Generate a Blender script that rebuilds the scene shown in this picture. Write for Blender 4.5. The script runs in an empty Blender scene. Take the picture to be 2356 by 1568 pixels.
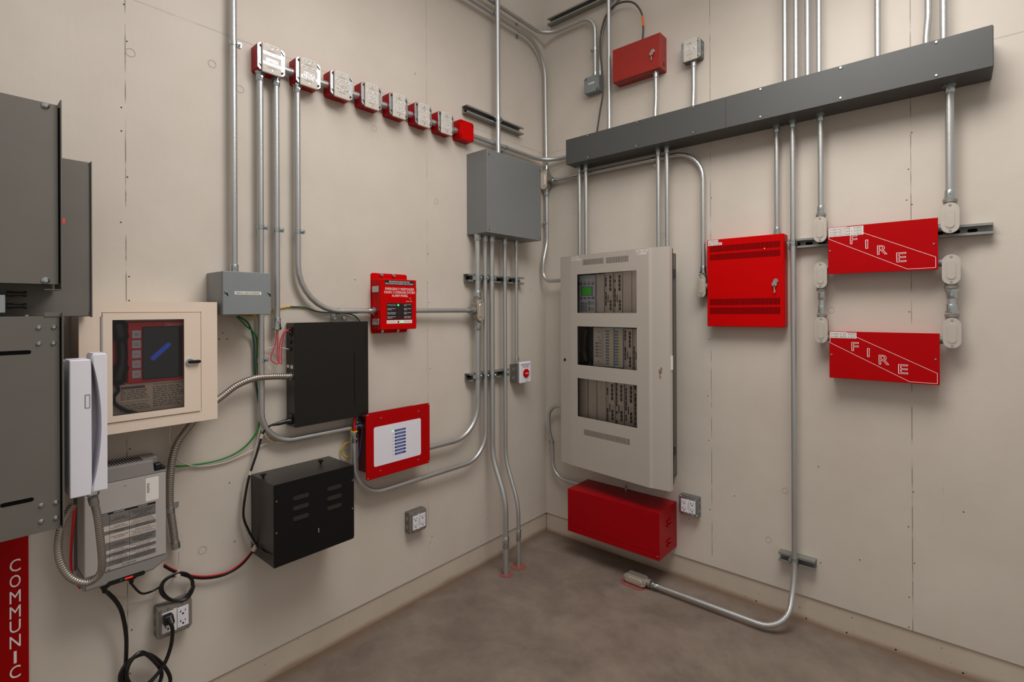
import bpy, bmesh, math, random
import numpy as np
from mathutils import Vector, Matrix
random.seed(7)
scene = bpy.context.scene
COL = scene.collection
PI = math.pi

# ------------------------------------------------------------------ camera geometry (2356 x 1568 frame)
FPX, PCX, PCY, ROLL, ZC = 1169.0, 1178.0, 713.3, 0.0044, 3.3
TH = math.atan((2195 - PCX) / FPX)
RV = np.array([math.cos(TH), math.sin(TH), 0.0]); FV = np.array([-math.sin(TH), math.cos(TH), 0.0]); UV = np.array([0, 0, 1.0])
CAM = -ZC * ((1255 - PCX) / FPX * RV + FV); CAM[2] = 1.43
def ray(px, py):
    x, y = px - PCX, py - PCY
    c, s = math.cos(ROLL), math.sin(ROLL)
    return (c * x - s * y) / FPX * RV + FV - (s * x + c * y) / FPX * UV
# wall frames: (u, o, z) = along the wall, out of the wall, up.  wall_left is x=0 (u=y, o=x); wall_right is y=0 (u=x, o=-y)
def l(px, py, o=0.0):
    d = ray(px, py); t = (o - CAM[0]) / d[0]; p = CAM + t * d
    return (p[1], o, p[2])
def r(px, py, o=0.0):
    d = ray(px, py); t = (-o - CAM[1]) / d[1]; p = CAM + t * d
    return (p[0], o, p[2])
def fl(px, py, z=0.0):
    d = ray(px, py); t = (z - CAM[2]) / d[2]; p = CAM + t * d
    return p
def l2r(p): return (p[1], -p[0], p[2])

# ------------------------------------------------------------------ materials
def lin(c):
    return tuple((v / 255 / 12.92) if v / 255 <= 0.04045 else ((v / 255 + 0.055) / 1.055) ** 2.4 for v in c) + (1.0,)
def new_mat(name):
    m = bpy.data.materials.new(name); m.use_nodes = True
    nt = m.node_tree
    return m, nt, nt.nodes['Principled BSDF']
def mat(name, rgb, rough=0.5, metal=0.0, var=0.06, scale=30.0, bump=0.0, bscale=200.0, spec=0.5, emit=None, estr=0.0, stretch=None):
    """plain surface with a little procedural mottling, optional bump"""
    m, nt, b = new_mat(name)
    tc = nt.nodes.new('ShaderNodeTexCoord')
    src = tc.outputs['Object']
    if stretch:
        mp = nt.nodes.new('ShaderNodeMapping'); mp.inputs['Scale'].default_value = stretch
        nt.links.new(src, mp.inputs['Vector']); src = mp.outputs['Vector']
    n = nt.nodes.new('ShaderNodeTexNoise'); n.inputs['Scale'].default_value = scale; n.inputs['Detail'].default_value = 4
    nt.links.new(src, n.inputs['Vector'])
    mx = nt.nodes.new('ShaderNodeMix'); mx.data_type = 'RGBA'
    c = lin(rgb)
    mx.inputs[6].default_value = tuple(v * (1 - var) for v in c[:3]) + (1,)
    mx.inputs[7].default_value = tuple(min(1, v * (1 + var)) for v in c[:3]) + (1,)
    nt.links.new(n.outputs['Fac'], mx.inputs[0]); nt.links.new(mx.outputs[2], b.inputs['Base Color'])
    b.inputs['Roughness'].default_value = rough; b.inputs['Metallic'].default_value = metal
    b.inputs['Specular IOR Level'].default_value = spec
    if bump:
        n2 = nt.nodes.new('ShaderNodeTexNoise'); n2.inputs['Scale'].default_value = bscale; n2.inputs['Detail'].default_value = 3
        nt.links.new(src, n2.inputs['Vector'])
        bp = nt.nodes.new('ShaderNodeBump'); bp.inputs['Strength'].default_value = bump; bp.inputs['Distance'].default_value = 0.002
        nt.links.new(n2.outputs['Fac'], bp.inputs['Height']); nt.links.new(bp.outputs['Normal'], b.inputs['Normal'])
    if emit:
        b.inputs['Emission Color'].default_value = lin(emit); b.inputs['Emission Strength'].default_value = estr
    return m
def wall_mat(name, rgb, seams, axis, hseam):
    """painted plywood: brush texture, mottling, broken dark sheet seams"""
    m, nt, b = new_mat(name)
    N, Lk = nt.nodes.new, nt.links.new
    tc = N('ShaderNodeTexCoord'); sep = N('ShaderNodeSeparateXYZ'); Lk(tc.outputs['Object'], sep.inputs[0])
    n = N('ShaderNodeTexNoise'); n.inputs['Scale'].default_value = 1.6; n.inputs['Detail'].default_value = 6; n.inputs['Roughness'].default_value = 0.6
    Lk(tc.outputs['Object'], n.inputs['Vector'])
    ramp = N('ShaderNodeValToRGB'); c = lin(rgb)
    ramp.color_ramp.elements[0].position = 0.3; ramp.color_ramp.elements[1].position = 0.7
    ramp.color_ramp.elements[0].color = (c[0] * 0.9, c[1] * 0.89, c[2] * 0.87, 1); ramp.color_ramp.elements[1].color = (c[0] * 1.05, c[1] * 1.05, c[2] * 1.05, 1)
    Lk(n.outputs['Fac'], ramp.inputs[0])
    # fine vertical brush strokes / plywood grain
    mp = N('ShaderNodeMapping'); mp.inputs['Scale'].default_value = (70, 70, 6); Lk(tc.outputs['Object'], mp.inputs['Vector'])
    g = N('ShaderNodeTexNoise'); g.inputs['Scale'].default_value = 1.0; g.inputs['Detail'].default_value = 3; Lk(mp.outputs['Vector'], g.inputs['Vector'])
    g2 = N('ShaderNodeTexNoise'); g2.inputs['Scale'].default_value = 45.0; g2.inputs['Detail'].default_value = 4; Lk(tc.outputs['Object'], g2.inputs['Vector'])
    add = N('ShaderNodeMath'); add.operation = 'ADD'; Lk(g.outputs['Fac'], add.inputs[0]); Lk(g2.outputs['Fac'], add.inputs[1])
    bp = N('ShaderNodeBump'); bp.inputs['Strength'].default_value = 0.2; bp.inputs['Distance'].default_value = 0.002
    Lk(add.outputs[0], bp.inputs['Height']); Lk(bp.outputs['Normal'], b.inputs['Normal'])
    # dark specks
    sp = N('ShaderNodeTexNoise'); sp.inputs['Scale'].default_value = 26.0; sp.inputs['Detail'].default_value = 1; Lk(tc.outputs['Object'], sp.inputs['Vector'])
    st = N('ShaderNodeMath'); st.operation = 'GREATER_THAN'; st.inputs[1].default_value = 0.835; Lk(sp.outputs['Fac'], st.inputs[0])
    # seams
    br = N('ShaderNodeTexNoise'); br.inputs['Scale'].default_value = 9.0; br.inputs['Detail'].default_value = 3; Lk(tc.outputs['Object'], br.inputs['Vector'])
    tot = None
    def line(sock, pos, w, amt, lo, hi):
        nonlocal tot
        a = N('ShaderNodeMath'); a.operation = 'SUBTRACT'; a.inputs[1].default_value = pos; Lk(sock, a.inputs[0])
        ab = N('ShaderNodeMath'); ab.operation = 'ABSOLUTE'; Lk(a.outputs[0], ab.inputs[0])
        mr = N('ShaderNodeMapRange'); mr.inputs[1].default_value = 0; mr.inputs[2].default_value = w; mr.inputs[3].default_value = amt; mr.inputs[4].default_value = 0
        Lk(ab.outputs[0], mr.inputs[0])
        m2 = N('ShaderNodeMapRange'); m2.inputs[1].default_value = lo; m2.inputs[2].default_value = hi; Lk(br.outputs['Fac'], m2.inputs[0])
        mu = N('ShaderNodeMath'); mu.operation = 'MULTIPLY'; Lk(mr.outputs[0], mu.inputs[0]); Lk(m2.outputs[0], mu.inputs[1])
        if tot is None: tot = mu.outputs[0]
        else:
            mxm = N('ShaderNodeMath'); mxm.operation = 'MAXIMUM'; Lk(tot, mxm.inputs[0]); Lk(mu.outputs[0], mxm.inputs[1]); tot = mxm.outputs[0]
    for s, amt, lo in seams: line(sep.outputs[axis], s, 0.0022, amt, lo, lo + 0.12)
    line(sep.outputs[2], hseam, 0.004, 0.35, 0.25, 0.6)
    mxm = N('ShaderNodeMath'); mxm.operation = 'MULTIPLY_ADD'; mxm.inputs[1].default_value = 0.35; Lk(st.outputs[0], mxm.inputs[0]); Lk(tot, mxm.inputs[2])
    mx = N('ShaderNodeMix'); mx.data_type = 'RGBA'; Lk(mxm.outputs[0], mx.inputs[0]); Lk(ramp.outputs[0], mx.inputs[6]); mx.inputs[7].default_value = lin((60, 45, 34))
    Lk(mx.outputs[2], b.inputs['Base Color'])
    b.inputs['Roughness'].default_value = 0.48; b.inputs['Specular IOR Level'].default_value = 0.35
    return m
def floor_mat():
    m, nt, b = new_mat('concrete_floor'); N, Lk = nt.nodes.new, nt.links.new
    tc = N('ShaderNodeTexCoord')
    n = N('ShaderNodeTexNoise'); n.inputs['Scale'].default_value = 3.4; n.inputs['Detail'].default_value = 12; n.inputs['Roughness'].default_value = 0.7; n.inputs['Distortion'].default_value = 0.2
    Lk(tc.outputs['Object'], n.inputs['Vector'])
    ramp = N('ShaderNodeValToRGB'); e = ramp.color_ramp.elements
    e[0].position = 0.28; e[0].color = lin((98, 85, 75)); e[1].position = 0.74; e[1].color = lin((142, 127, 115))
    Lk(n.outputs['Fac'], ramp.inputs[0])
    sp = N('ShaderNodeTexNoise'); sp.inputs['Scale'].default_value = 55; Lk(tc.outputs['Object'], sp.inputs['Vector'])
    st = N('ShaderNodeMath'); st.operation = 'GREATER_THAN'; st.inputs[1].default_value = 0.80; Lk(sp.outputs['Fac'], st.inputs[0])
    mx = N('ShaderNodeMix'); mx.data_type = 'RGBA'; Lk(st.outputs[0], mx.inputs[0]); Lk(ramp.outputs[0], mx.inputs[6]); mx.inputs[7].default_value = lin((190, 176, 164))
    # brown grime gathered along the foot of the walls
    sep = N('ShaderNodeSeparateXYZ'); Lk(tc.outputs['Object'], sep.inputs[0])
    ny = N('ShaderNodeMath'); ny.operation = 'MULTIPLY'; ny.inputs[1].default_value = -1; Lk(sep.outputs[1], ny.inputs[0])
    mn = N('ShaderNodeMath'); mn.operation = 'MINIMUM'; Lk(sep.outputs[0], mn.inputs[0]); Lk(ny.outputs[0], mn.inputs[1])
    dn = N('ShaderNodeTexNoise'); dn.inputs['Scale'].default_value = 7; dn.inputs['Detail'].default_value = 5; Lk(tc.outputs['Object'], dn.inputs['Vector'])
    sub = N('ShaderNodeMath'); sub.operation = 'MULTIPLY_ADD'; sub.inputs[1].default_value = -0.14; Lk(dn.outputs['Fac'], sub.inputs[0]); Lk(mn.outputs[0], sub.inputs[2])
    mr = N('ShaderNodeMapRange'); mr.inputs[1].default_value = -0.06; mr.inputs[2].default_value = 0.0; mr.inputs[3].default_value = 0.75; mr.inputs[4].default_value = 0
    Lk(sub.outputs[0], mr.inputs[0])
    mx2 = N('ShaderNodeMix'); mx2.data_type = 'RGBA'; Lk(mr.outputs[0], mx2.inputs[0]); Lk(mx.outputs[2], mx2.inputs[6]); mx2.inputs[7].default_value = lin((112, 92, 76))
    Lk(mx2.outputs[2], b.inputs['Base Color'])
    bp = N('ShaderNodeBump'); bp.inputs['Strength'].default_value = 0.15; bp.inputs['Distance'].default_value = 0.004
    Lk(sp.outputs['Fac'], bp.inputs['Height']); Lk(bp.outputs['Normal'], b.inputs['Normal'])
    b.inputs['Roughness'].default_value = 0.55
    return m
def curb_mat():
    m, nt, b = new_mat('painted_concrete_curb'); N, Lk = nt.nodes.new, nt.links.new
    tc = N('ShaderNodeTexCoord')
    n = N('ShaderNodeTexNoise'); n.inputs['Scale'].default_value = 4; n.inputs['Detail'].default_value = 8; Lk(tc.outputs['Object'], n.inputs['Vector'])
    sep = N('ShaderNodeSeparateXYZ'); Lk(tc.outputs['Object'], sep.inputs[0])
    ramp = N('ShaderNodeValToRGB'); e = ramp.color_ramp.elements
    e[0].position = 0.25; e[0].color = lin((186, 172, 156)); e[1].position = 0.75; e[1].color = lin((202, 189, 172)); Lk(n.outputs['Fac'], ramp.inputs[0])
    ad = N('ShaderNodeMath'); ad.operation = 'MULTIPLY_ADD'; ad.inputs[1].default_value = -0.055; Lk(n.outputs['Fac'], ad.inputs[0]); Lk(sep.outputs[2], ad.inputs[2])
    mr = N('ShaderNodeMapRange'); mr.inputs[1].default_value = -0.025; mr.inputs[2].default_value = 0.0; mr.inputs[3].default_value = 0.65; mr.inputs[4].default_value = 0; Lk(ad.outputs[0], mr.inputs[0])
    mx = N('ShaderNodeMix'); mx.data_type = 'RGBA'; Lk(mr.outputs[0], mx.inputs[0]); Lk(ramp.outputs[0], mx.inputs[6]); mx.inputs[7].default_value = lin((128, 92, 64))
    sp = N('ShaderNodeTexNoise'); sp.inputs['Scale'].default_value = 70; sp.inputs['Detail'].default_value = 1; Lk(tc.outputs['Object'], sp.inputs['Vector'])
    st = N('ShaderNodeMath'); st.operation = 'GREATER_THAN'; st.inputs[1].default_value = 0.78; Lk(sp.outputs['Fac'], st.inputs[0])
    mu = N('ShaderNodeMath'); mu.operation = 'MULTIPLY'; mu.inputs[1].default_value = 0.6; Lk(st.outputs[0], mu.inputs[0])
    mx2 = N('ShaderNodeMix'); mx2.data_type = 'RGBA'; Lk(mu.outputs[0], mx2.inputs[0]); Lk(mx.outputs[2], mx2.inputs[6]); mx2.inputs[7].default_value = lin((95, 75, 58))
    Lk(mx2.outputs[2], b.inputs['Base Color'])
    b.inputs['Roughness'].default_value = 0.7
    return m
def glass_mat(name, tint, refl=1.0, rough=0.02):
    m = bpy.data.materials.new(name); m.use_nodes = True; nt = m.node_tree; nt.nodes.clear()
    N, Lk = nt.nodes.new, nt.links.new
    out = N('ShaderNodeOutputMaterial'); mix = N('ShaderNodeMixShader'); tr = N('ShaderNodeBsdfTransparent'); gl = N('ShaderNodeBsdfGlossy')
    tr.inputs['Color'].default_value = tint; gl.inputs['Roughness'].default_value = rough
    fr = N('ShaderNodeFresnel'); fr.inputs['IOR'].default_value = 1.5
    ml = N('ShaderNodeMath'); ml.operation = 'MULTIPLY'; ml.inputs[1].default_value = refl; Lk(fr.outputs[0], ml.inputs[0])
    Lk(ml.outputs[0], mix.inputs[0]); Lk(tr.outputs[0], mix.inputs[1]); Lk(gl.outputs[0], mix.inputs[2]); Lk(mix.outputs[0], out.inputs[0])
    return m

M = dict(
    emt=mat('galvanized_conduit', (190, 191, 190), 0.38, 0.8, 0.10, 14, 0.25, 260, stretch=(1, 1, 0.4)),
    zinc=mat('zinc_fitting', (190, 198, 198), 0.28, 1.0, 0.12, 60),
    galv=mat('galvanized_box', (188, 196, 200), 0.30, 1.0, 0.16, 50),
    galv_dull=mat('galvanized_sheet_dull', (112, 108, 102), 0.55, 0.25, 0.10, 7, 0.1, 300),
    cast=mat('cast_aluminium_body', (150, 144, 136), 0.5, 0.55, 0.06, 40),
    cover=mat('stamped_cover', (220, 211, 199), 0.34, 0.7, 0.05, 40),
    strut=mat('strut_steel', (150, 150, 146), 0.45, 0.55, 0.2, 20),
    flex=mat('flex_steel', (166, 158, 150), 0.38, 0.85, 0.1, 30),
    grey=mat('grey_enamel', (116, 119, 118), 0.42, 0.0, 0.04, 12, 0.08, 400),
    grey_w=mat('grey_wireway_enamel', (78, 79, 78), 0.42, 0.0, 0.04, 12, 0.08, 400, spec=0.3),
    grey_box=mat('grey_paint_small', (128, 133, 135), 0.45, 0.0, 0.05, 20),
    red=mat('red_enamel', (196, 0, 2), 0.36, 0.0, 0.04, 10, 0.06, 500, spec=0.1),
    red_d=mat('red_enamel_deep', (176, 0, 6), 0.36, 0.0, 0.06, 10, 0.06, 500, spec=0.12),
    red_o=mat('brick_red_enamel', (156, 34, 25), 0.42, 0.0, 0.05, 10),
    red_b=mat('red_box_paint', (158, 0, 14), 0.35, 0.0, 0.08, 30, spec=0.18),
    black=mat('black_powder_coat', (30, 27, 24), 0.42, 0.0, 0.15, 12, 0.1, 600, spec=0.3),
    black_f=mat('black_powder_front', (9, 9, 9), 0.5, 0.0, 0.1, 30, 0.06, 600, spec=0.3),
    black_s=mat('black_satin_steel', (52, 49, 46), 0.38, 0.25, 0.15, 18, 0.06, 500),
    black_p=mat('black_plastic', (14, 14, 14), 0.35, 0.0, 0.1, 30),
    dark=mat('dark_void', (8, 7, 7), 0.8, 0.0, 0.0, 5, spec=0.1),
    panel=mat('warm_grey_enamel', (178, 170, 160), 0.45, 0.0, 0.02, 10, 0.04, 500),
    beige=mat('beige_enamel', (228, 210, 192), 0.42, 0.0, 0.02, 10, 0.04, 500),
    white=mat('white_plastic', (228, 226, 234), 0.38, 0.0, 0.02, 10),
    ivory=mat('ivory_plate', (198, 190, 180), 0.45, 0.0, 0.02, 20),
    label=mat('label_tape', (232, 228, 222), 0.35, 0.0, 0.02, 30),
    label_g=mat('glossy_label_tape', (225, 222, 218), 0.12, 0.3, 0.05, 60, 0.5, 90),
    ink=mat('black_ink', (22, 20, 20), 0.6, 0.0, 0.05, 40),
    ink_g=mat('grey_ink', (120, 112, 106), 0.6, 0.0, 0.05, 40),
    ink_l=mat('faint_ink', (172, 160, 148), 0.6, 0.0, 0.05, 40),
    wht=mat('white_ink', (240, 236, 232), 0.5, 0.0, 0.02, 40),
    blue=mat('blue_print', (24, 62, 150), 0.4, 0.0, 0.05, 40),
    ups_l=mat('light_grey_plastic', (176, 170, 166), 0.45, 0.0, 0.03, 20),
    ups_m=mat('mid_grey_plastic', (138, 134, 132), 0.45, 0.0, 0.03, 20),
    table_d=mat('table_row_grey', (116, 112, 110), 0.5, 0.0, 0.03, 20),
    table_l=mat('table_row_light', (200, 190, 182), 0.5, 0.0, 0.03, 20),
    tin=mat('module_plate', (222, 210, 198), 0.42, 0.3, 0.05, 20),
    tin_d=mat('module_recess', (44, 39, 37), 0.6, 0.1, 0.1, 20),
    keypad=mat('keypad_grey', (226, 232, 242), 0.5, 0.0, 0.03, 20),
    keycap=mat('key_dark', (142, 148, 158), 0.5, 0.0, 0.03, 20),
    lcd=mat('green_display', (60, 160, 40), 0.3, 0.0, 0.1, 60, emit=(70, 190, 40), estr=0.12),
    led=mat('green_lamp', (60, 230, 90), 0.3, 0.0, 0.0, 60, emit=(60, 255, 120), estr=2.0),
    led_r=mat('red_lamp', (255, 40, 30), 0.3, 0.0, 0.0, 60, emit=(255, 40, 30), estr=0.5),
    led_y=mat('amber_lamp', (255, 200, 40), 0.3, 0.0, 0.0, 60, emit=(255, 200, 40), estr=1.0),
    screen=mat('dark_screen', (34, 34, 38), 0.15, 0.0, 0.1, 30),
    blue_refl=mat('painted_blue_reflection', (48, 84, 200), 0.3, 0.0, 0.15, 40, emit=(40, 80, 210), estr=0.2),  # reflection on the call unit screen, painted as a faintly emissive blue
    yellow=mat('yellow_tag', (252, 226, 140), 0.5, 0.0, 0.03, 30),
    w_green=mat('green_wire', (8, 120, 34), 0.35, 0.0, 0.05, 60),
    w_teal=mat('dark_green_wire', (12, 84, 70), 0.35, 0.0, 0.1, 60),
    w_yel=mat('yellow_wire', (200, 165, 20), 0.35, 0.0, 0.1, 60),
    w_red=mat('red_wire', (205, 20, 34), 0.35, 0.0, 0.05, 60),
    w_pink=mat('pink_red_wire', (205, 44, 66), 0.4, 0.0, 0.05, 60),
    w_white=mat('white_wire', (205, 196, 186), 0.4, 0.0, 0.03, 60),
    w_blue=mat('blue_wire', (26, 58, 120), 0.4, 0.0, 0.05, 60),
    w_black=mat('black_cable', (16, 15, 15), 0.38, 0.0, 0.1, 60),
    w_grey=mat('grey_cable', (70, 66, 62), 0.4, 0.0, 0.1, 60),
    orange=mat('orange_tape', (236, 110, 10), 0.45, 0.0, 0.03, 60),
    tie=mat('nylon_tie', (196, 186, 172), 0.4, 0.0, 0.03, 60),
    seal=mat('red_sealant', (140, 78, 72), 0.7, 0.0, 0.25, 30),
    brass=mat('key_brass', (214, 204, 188), 0.25, 1.0, 0.05, 60),
    paper=mat('printed_card', (240, 224, 206), 0.6, 0.0, 0.03, 20),
    red_sign=mat('red_sign_vinyl', (160, 0, 4), 0.45, 0.0, 0.03, 10, spec=0.12),
    slot_red=mat('red_slot_shadow', (44, 2, 4), 0.7, 0.0, 0.05, 20, spec=0.05),
    glass=glass_mat('clear_pane', (0.96, 0.955, 0.95, 1), 1.0),
    glass_b=glass_mat('beige_door_pane', (0.93, 0.91, 0.90, 1), 1.0),
    red_in=mat('red_module', (236, 24, 32), 0.4, 0.0, 0.04, 20),
    maroon=mat('maroon_inner', (96, 6, 12), 0.5, 0.0, 0.06, 20),
    wall_hole=mat('wall_speck', (70, 50, 38), 0.8, 0.0, 0.1, 60),
    wall_ring=mat('wall_plug_ring', (176, 164, 150), 0.7, 0.0, 0.1, 60),
)

# ------------------------------------------------------------------ mesh builder, coordinates (u, o, z)
class MB:
    def __init__(s): s.bm = bmesh.new(); s.bevelled = False
    def _v(s, p): return s.bm.verts.new((p[0], -p[1], p[2]))
    def _bev(s, faces, bev, seg):
        es = {e for f in faces for e in f.edges}
        bmesh.ops.bevel(s.bm, geom=list(es), offset=bev, segments=seg, affect='EDGES', profile=0.5, clamp_overlap=True)
    def box(s, u0, u1, o0, o1, z0, z1, bev=0.0, seg=2):
        v = [s._v((u, o, z)) for z in (z0, z1) for o in (o0, o1) for u in (u0, u1)]
        fs = [s.bm.faces.new([v[i] for i in q]) for q in ((0, 1, 3, 2), (4, 6, 7, 5), (0, 4, 5, 1), (2, 3, 7, 6), (0, 2, 6, 4), (1, 5, 7, 3))]
        if bev: s._bev(fs, bev, seg); s.bevelled = True
        return s
    def prism(s, poly, a0, a1, axis='o', bev=0.0, seg=2):
        """poly in (u,z) for axis o, in (o,z) for axis u, in (u,o) for axis z"""
        def P(q, a): return {'o': (q[0], a, q[1]), 'u': (a, q[0], q[1]), 'z': (q[0], q[1], a)}[axis]
        A = [s._v(P(q, a0)) for q in poly]; B = [s._v(P(q, a1)) for q in poly]; n = len(poly)
        fs = [s.bm.faces.new(A), s.bm.faces.new(B[::-1])] + [s.bm.faces.new((A[i], A[(i + 1) % n], B[(i + 1) % n], B[i])) for i in range(n)]
        if bev: s.bevelled = True; bmesh.ops.bevel(s.bm, geom=[e for e in fs[1].edges], offset=bev, segments=seg, affect='EDGES', clamp_overlap=True)
        return s
    def ring(s, outer, inner, o0, o1):
        """extruded band between two (u,z) outlines with equal counts"""
        n = len(outer); r4 = [[s._v((q[0], o, q[1])) for q in pl] for pl, o in ((outer, o0), (outer, o1), (inner, o1), (inner, o0))]
        for i in range(n):
            j = (i + 1) % n
            for k in range(4):
                a, b = r4[k], r4[(k + 1) % 4]; s.bm.faces.new((a[i], a[j], b[j], b[i]))
        return s
    def cyl(s, p0, p1, r0, r1=None, n=16, caps=True):
        s.tube([p0, p1], [r0, r0 if r1 is None else r1], n, caps); return s
    def tube(s, pts, rad, n=12, caps=True):
        P = [Vector((p[0], -p[1], p[2])) for p in pts]
        R = rad if isinstance(rad, (list, tuple)) else [rad] * len(P)
        T = []
        for i in range(len(P)):
            a = P[i] - P[i - 1] if i else P[1] - P[0]; b = P[i + 1] - P[i] if i < len(P) - 1 else a
            t = a.normalized() + b.normalized() if a.length > 1e-9 and b.length > 1e-9 else (a if a.length > b.length else b)
            T.append(t.normalized())
        nr = T[0].orthogonal().normalized(); rings = []
        for i, p in enumerate(P):
            if i:
                ax = T[i - 1].cross(T[i])
                if ax.length > 1e-8: nr = Matrix.Rotation(T[i - 1].angle(T[i]), 3, ax.normalized()) @ nr
            nr = (nr - T[i] * nr.dot(T[i])).normalized(); bi = T[i].cross(nr)
            rings.append([s.bm.verts.new(p + (nr * math.cos(2 * PI * k / n) + bi * math.sin(2 * PI * k / n)) * R[i]) for k in range(n)])
        for a, b in zip(rings, rings[1:]):
            for k in range(n): s.bm.faces.new((a[k], a[(k + 1) % n], b[(k + 1) % n], b[k]))
        if caps: s.bm.faces.new(rings[0][::-1]); s.bm.faces.new(rings[-1])
        return s
    def ball(s, c, r, sc=(1, 1, 1), seg=12):
        bmesh.ops.create_uvsphere(s.bm, u_segments=seg, v_segments=max(6, seg // 2), radius=1, matrix=Matrix.Translation((c[0], -c[1], c[2])) @ Matrix.Diagonal((r * sc[0], r * sc[1], r * sc[2], 1)))
        return s
    def torus(s, c, axis, R, r, n=20, m=8):
        a = Vector((axis[0], -axis[1], axis[2])).normalized(); x = a.orthogonal().normalized(); y = a.cross(x); c = Vector((c[0], -c[1], c[2]))
        g = [[s.bm.verts.new(c + (x * math.cos(t) + y * math.sin(t)) * (R + r * math.cos(q)) + a * r * math.sin(q)) for q in (2 * PI * k / m for k in range(m))] for t in (2 * PI * i / n for i in range(n))]
        for i in range(n):
            for k in range(m): s.bm.faces.new((g[i][k], g[(i + 1) % n][k], g[(i + 1) % n][(k + 1) % m], g[i][(k + 1) % m]))
        return s
    def quad(s, u0, u1, z0, z1, o):
        s.bm.faces.new([s._v(p) for p in ((u0, o, z0), (u1, o, z0), (u1, o, z1), (u0, o, z1))]); return s
    def face(s, pts):
        s.bm.faces.new([s._v(p) for p in pts]); return s
    def holed(s, u0, u1, z0, z1, o0, o1, holes):
        """plate with rectangular holes"""
        us = sorted({u0, u1} | {h[i] for h in holes for i in (0, 1)}); zs = sorted({z0, z1} | {h[i] for h in holes for i in (2, 3)})
        cache = {}
        def V(u, o, z):
            k = (round(u, 6), o, round(z, 6))
            if k not in cache: cache[k] = s._v((u, o, z))
            return cache[k]
        def inh(u, z): return any(h[0] < u < h[1] and h[2] < z < h[3] for h in holes)
        solid = {(i, j): not inh((us[i] + us[i + 1]) / 2, (zs[j] + zs[j + 1]) / 2) for i in range(len(us) - 1) for j in range(len(zs) - 1)}
        for (i, j), ok in solid.items():
            if not ok: continue
            a, b, c, d = us[i], us[i + 1], zs[j], zs[j + 1]
            for o in (o0, o1): s.bm.faces.new((V(a, o, c), V(b, o, c), V(b, o, d), V(a, o, d)))
            for di, dj, p, q in ((-1, 0, (a, c), (a, d)), (1, 0, (b, c), (b, d)), (0, -1, (a, c), (b, c)), (0, 1, (a, d), (b, d))):
                if not solid.get((i + di, j + dj), False): s.bm.faces.new((V(p[0], o0, p[1]), V(q[0], o0, q[1]), V(q[0], o1, q[1]), V(p[0], o1, p[1])))
        return s
    def mesh(s, name, org, smooth=35):
        bmesh.ops.remove_doubles(s.bm, verts=s.bm.verts, dist=1e-6)
        bmesh.ops.recalc_face_normals(s.bm, faces=s.bm.faces)
        bmesh.ops.translate(s.bm, verts=s.bm.verts, vec=(-org[0], -org[1], -org[2]))
        me = bpy.data.meshes.new(name); s.bm.to_mesh(me); s.bm.free()
        for p in me.polygons: p.use_smooth = True
        if s.bevelled:      # area-weighted corner normals keep the broad faces flat beside their rounded edges
            fn = [p.normal.copy() for p in me.polygons]; fa = [p.area for p in me.polygons]; at = {}
            for p in me.polygons:
                for v in p.vertices: at.setdefault(v, []).append(p.index)
            lim = math.cos(math.radians(50)); cn = []
            for p in me.polygons:
                for v in p.vertices:
                    n = Vector((0, 0, 0))
                    for f in at[v]:
                        if fn[f].dot(fn[p.index]) > lim: n += fn[f] * fa[f]
                    cn.append(n.normalized() if n.length > 1e-12 else fn[p.index])
            me.normals_split_custom_set(cn)
        else: me.set_sharp_from_angle(angle=math.radians(smooth))
        return me

# ------------------------------------------------------------------ objects
ORG = {}
def thing(name, label, cat, wall, at, group=None):
    """Empty at the thing's base; its local axes are the wall's (u, -o, z)"""
    o = bpy.data.objects.new(name, None); COL.objects.link(o); o.empty_display_size = 0.05
    if wall == 'L': o.location = (at[1], at[0], at[2]); o.rotation_euler = (0, 0, PI / 2)
    else: o.location = (at[0], -at[1], at[2])
    o['label'] = label; o['category'] = cat
    if group: o['group'] = group
    ORG[o.name] = (at[0], -at[1], at[2])
    return o
def part(name, mb, m, parent, label=None, smooth=35, stuff=False):
    if isinstance(mb, list):      # several like pieces: one part each
        return [part(name, q, m, parent, label, smooth, stuff) for q in mb][-1]
    org = ORG[parent.name]
    me = mb.mesh(name, org, smooth); me.materials.append(m)
    o = bpy.data.objects.new(name, me); COL.objects.link(o); o.parent = parent; ORG[o.name] = org
    if label: o['label'] = label
    if stuff: o['kind'] = 'stuff'
    return o
def single(name, mb, m, label, cat, wall, at, group=None, smooth=35):
    """a thing that is one mesh"""
    org = (at[0], -at[1], at[2])
    me = mb.mesh(name, org, smooth); me.materials.append(m)
    o = bpy.data.objects.new(name, me); COL.objects.link(o)
    if wall == 'L': o.location = (at[1], at[0], at[2]); o.rotation_euler = (0, 0, PI / 2)
    else: o.location = (at[0], -at[1], at[2])
    o['label'] = label; o['category'] = cat
    if group: o['group'] = group
    ORG[o.name] = org
    return o
def struct(name, mb, mats, parent=None):
    me = mb.mesh(name, (0, 0, 0))
    for m in mats: me.materials.append(m)
    o = bpy.data.objects.new(name, me); COL.objects.link(o); o['kind'] = 'structure'; ORG[o.name] = (0, 0, 0)
    if parent: o.parent = parent
    return o

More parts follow.
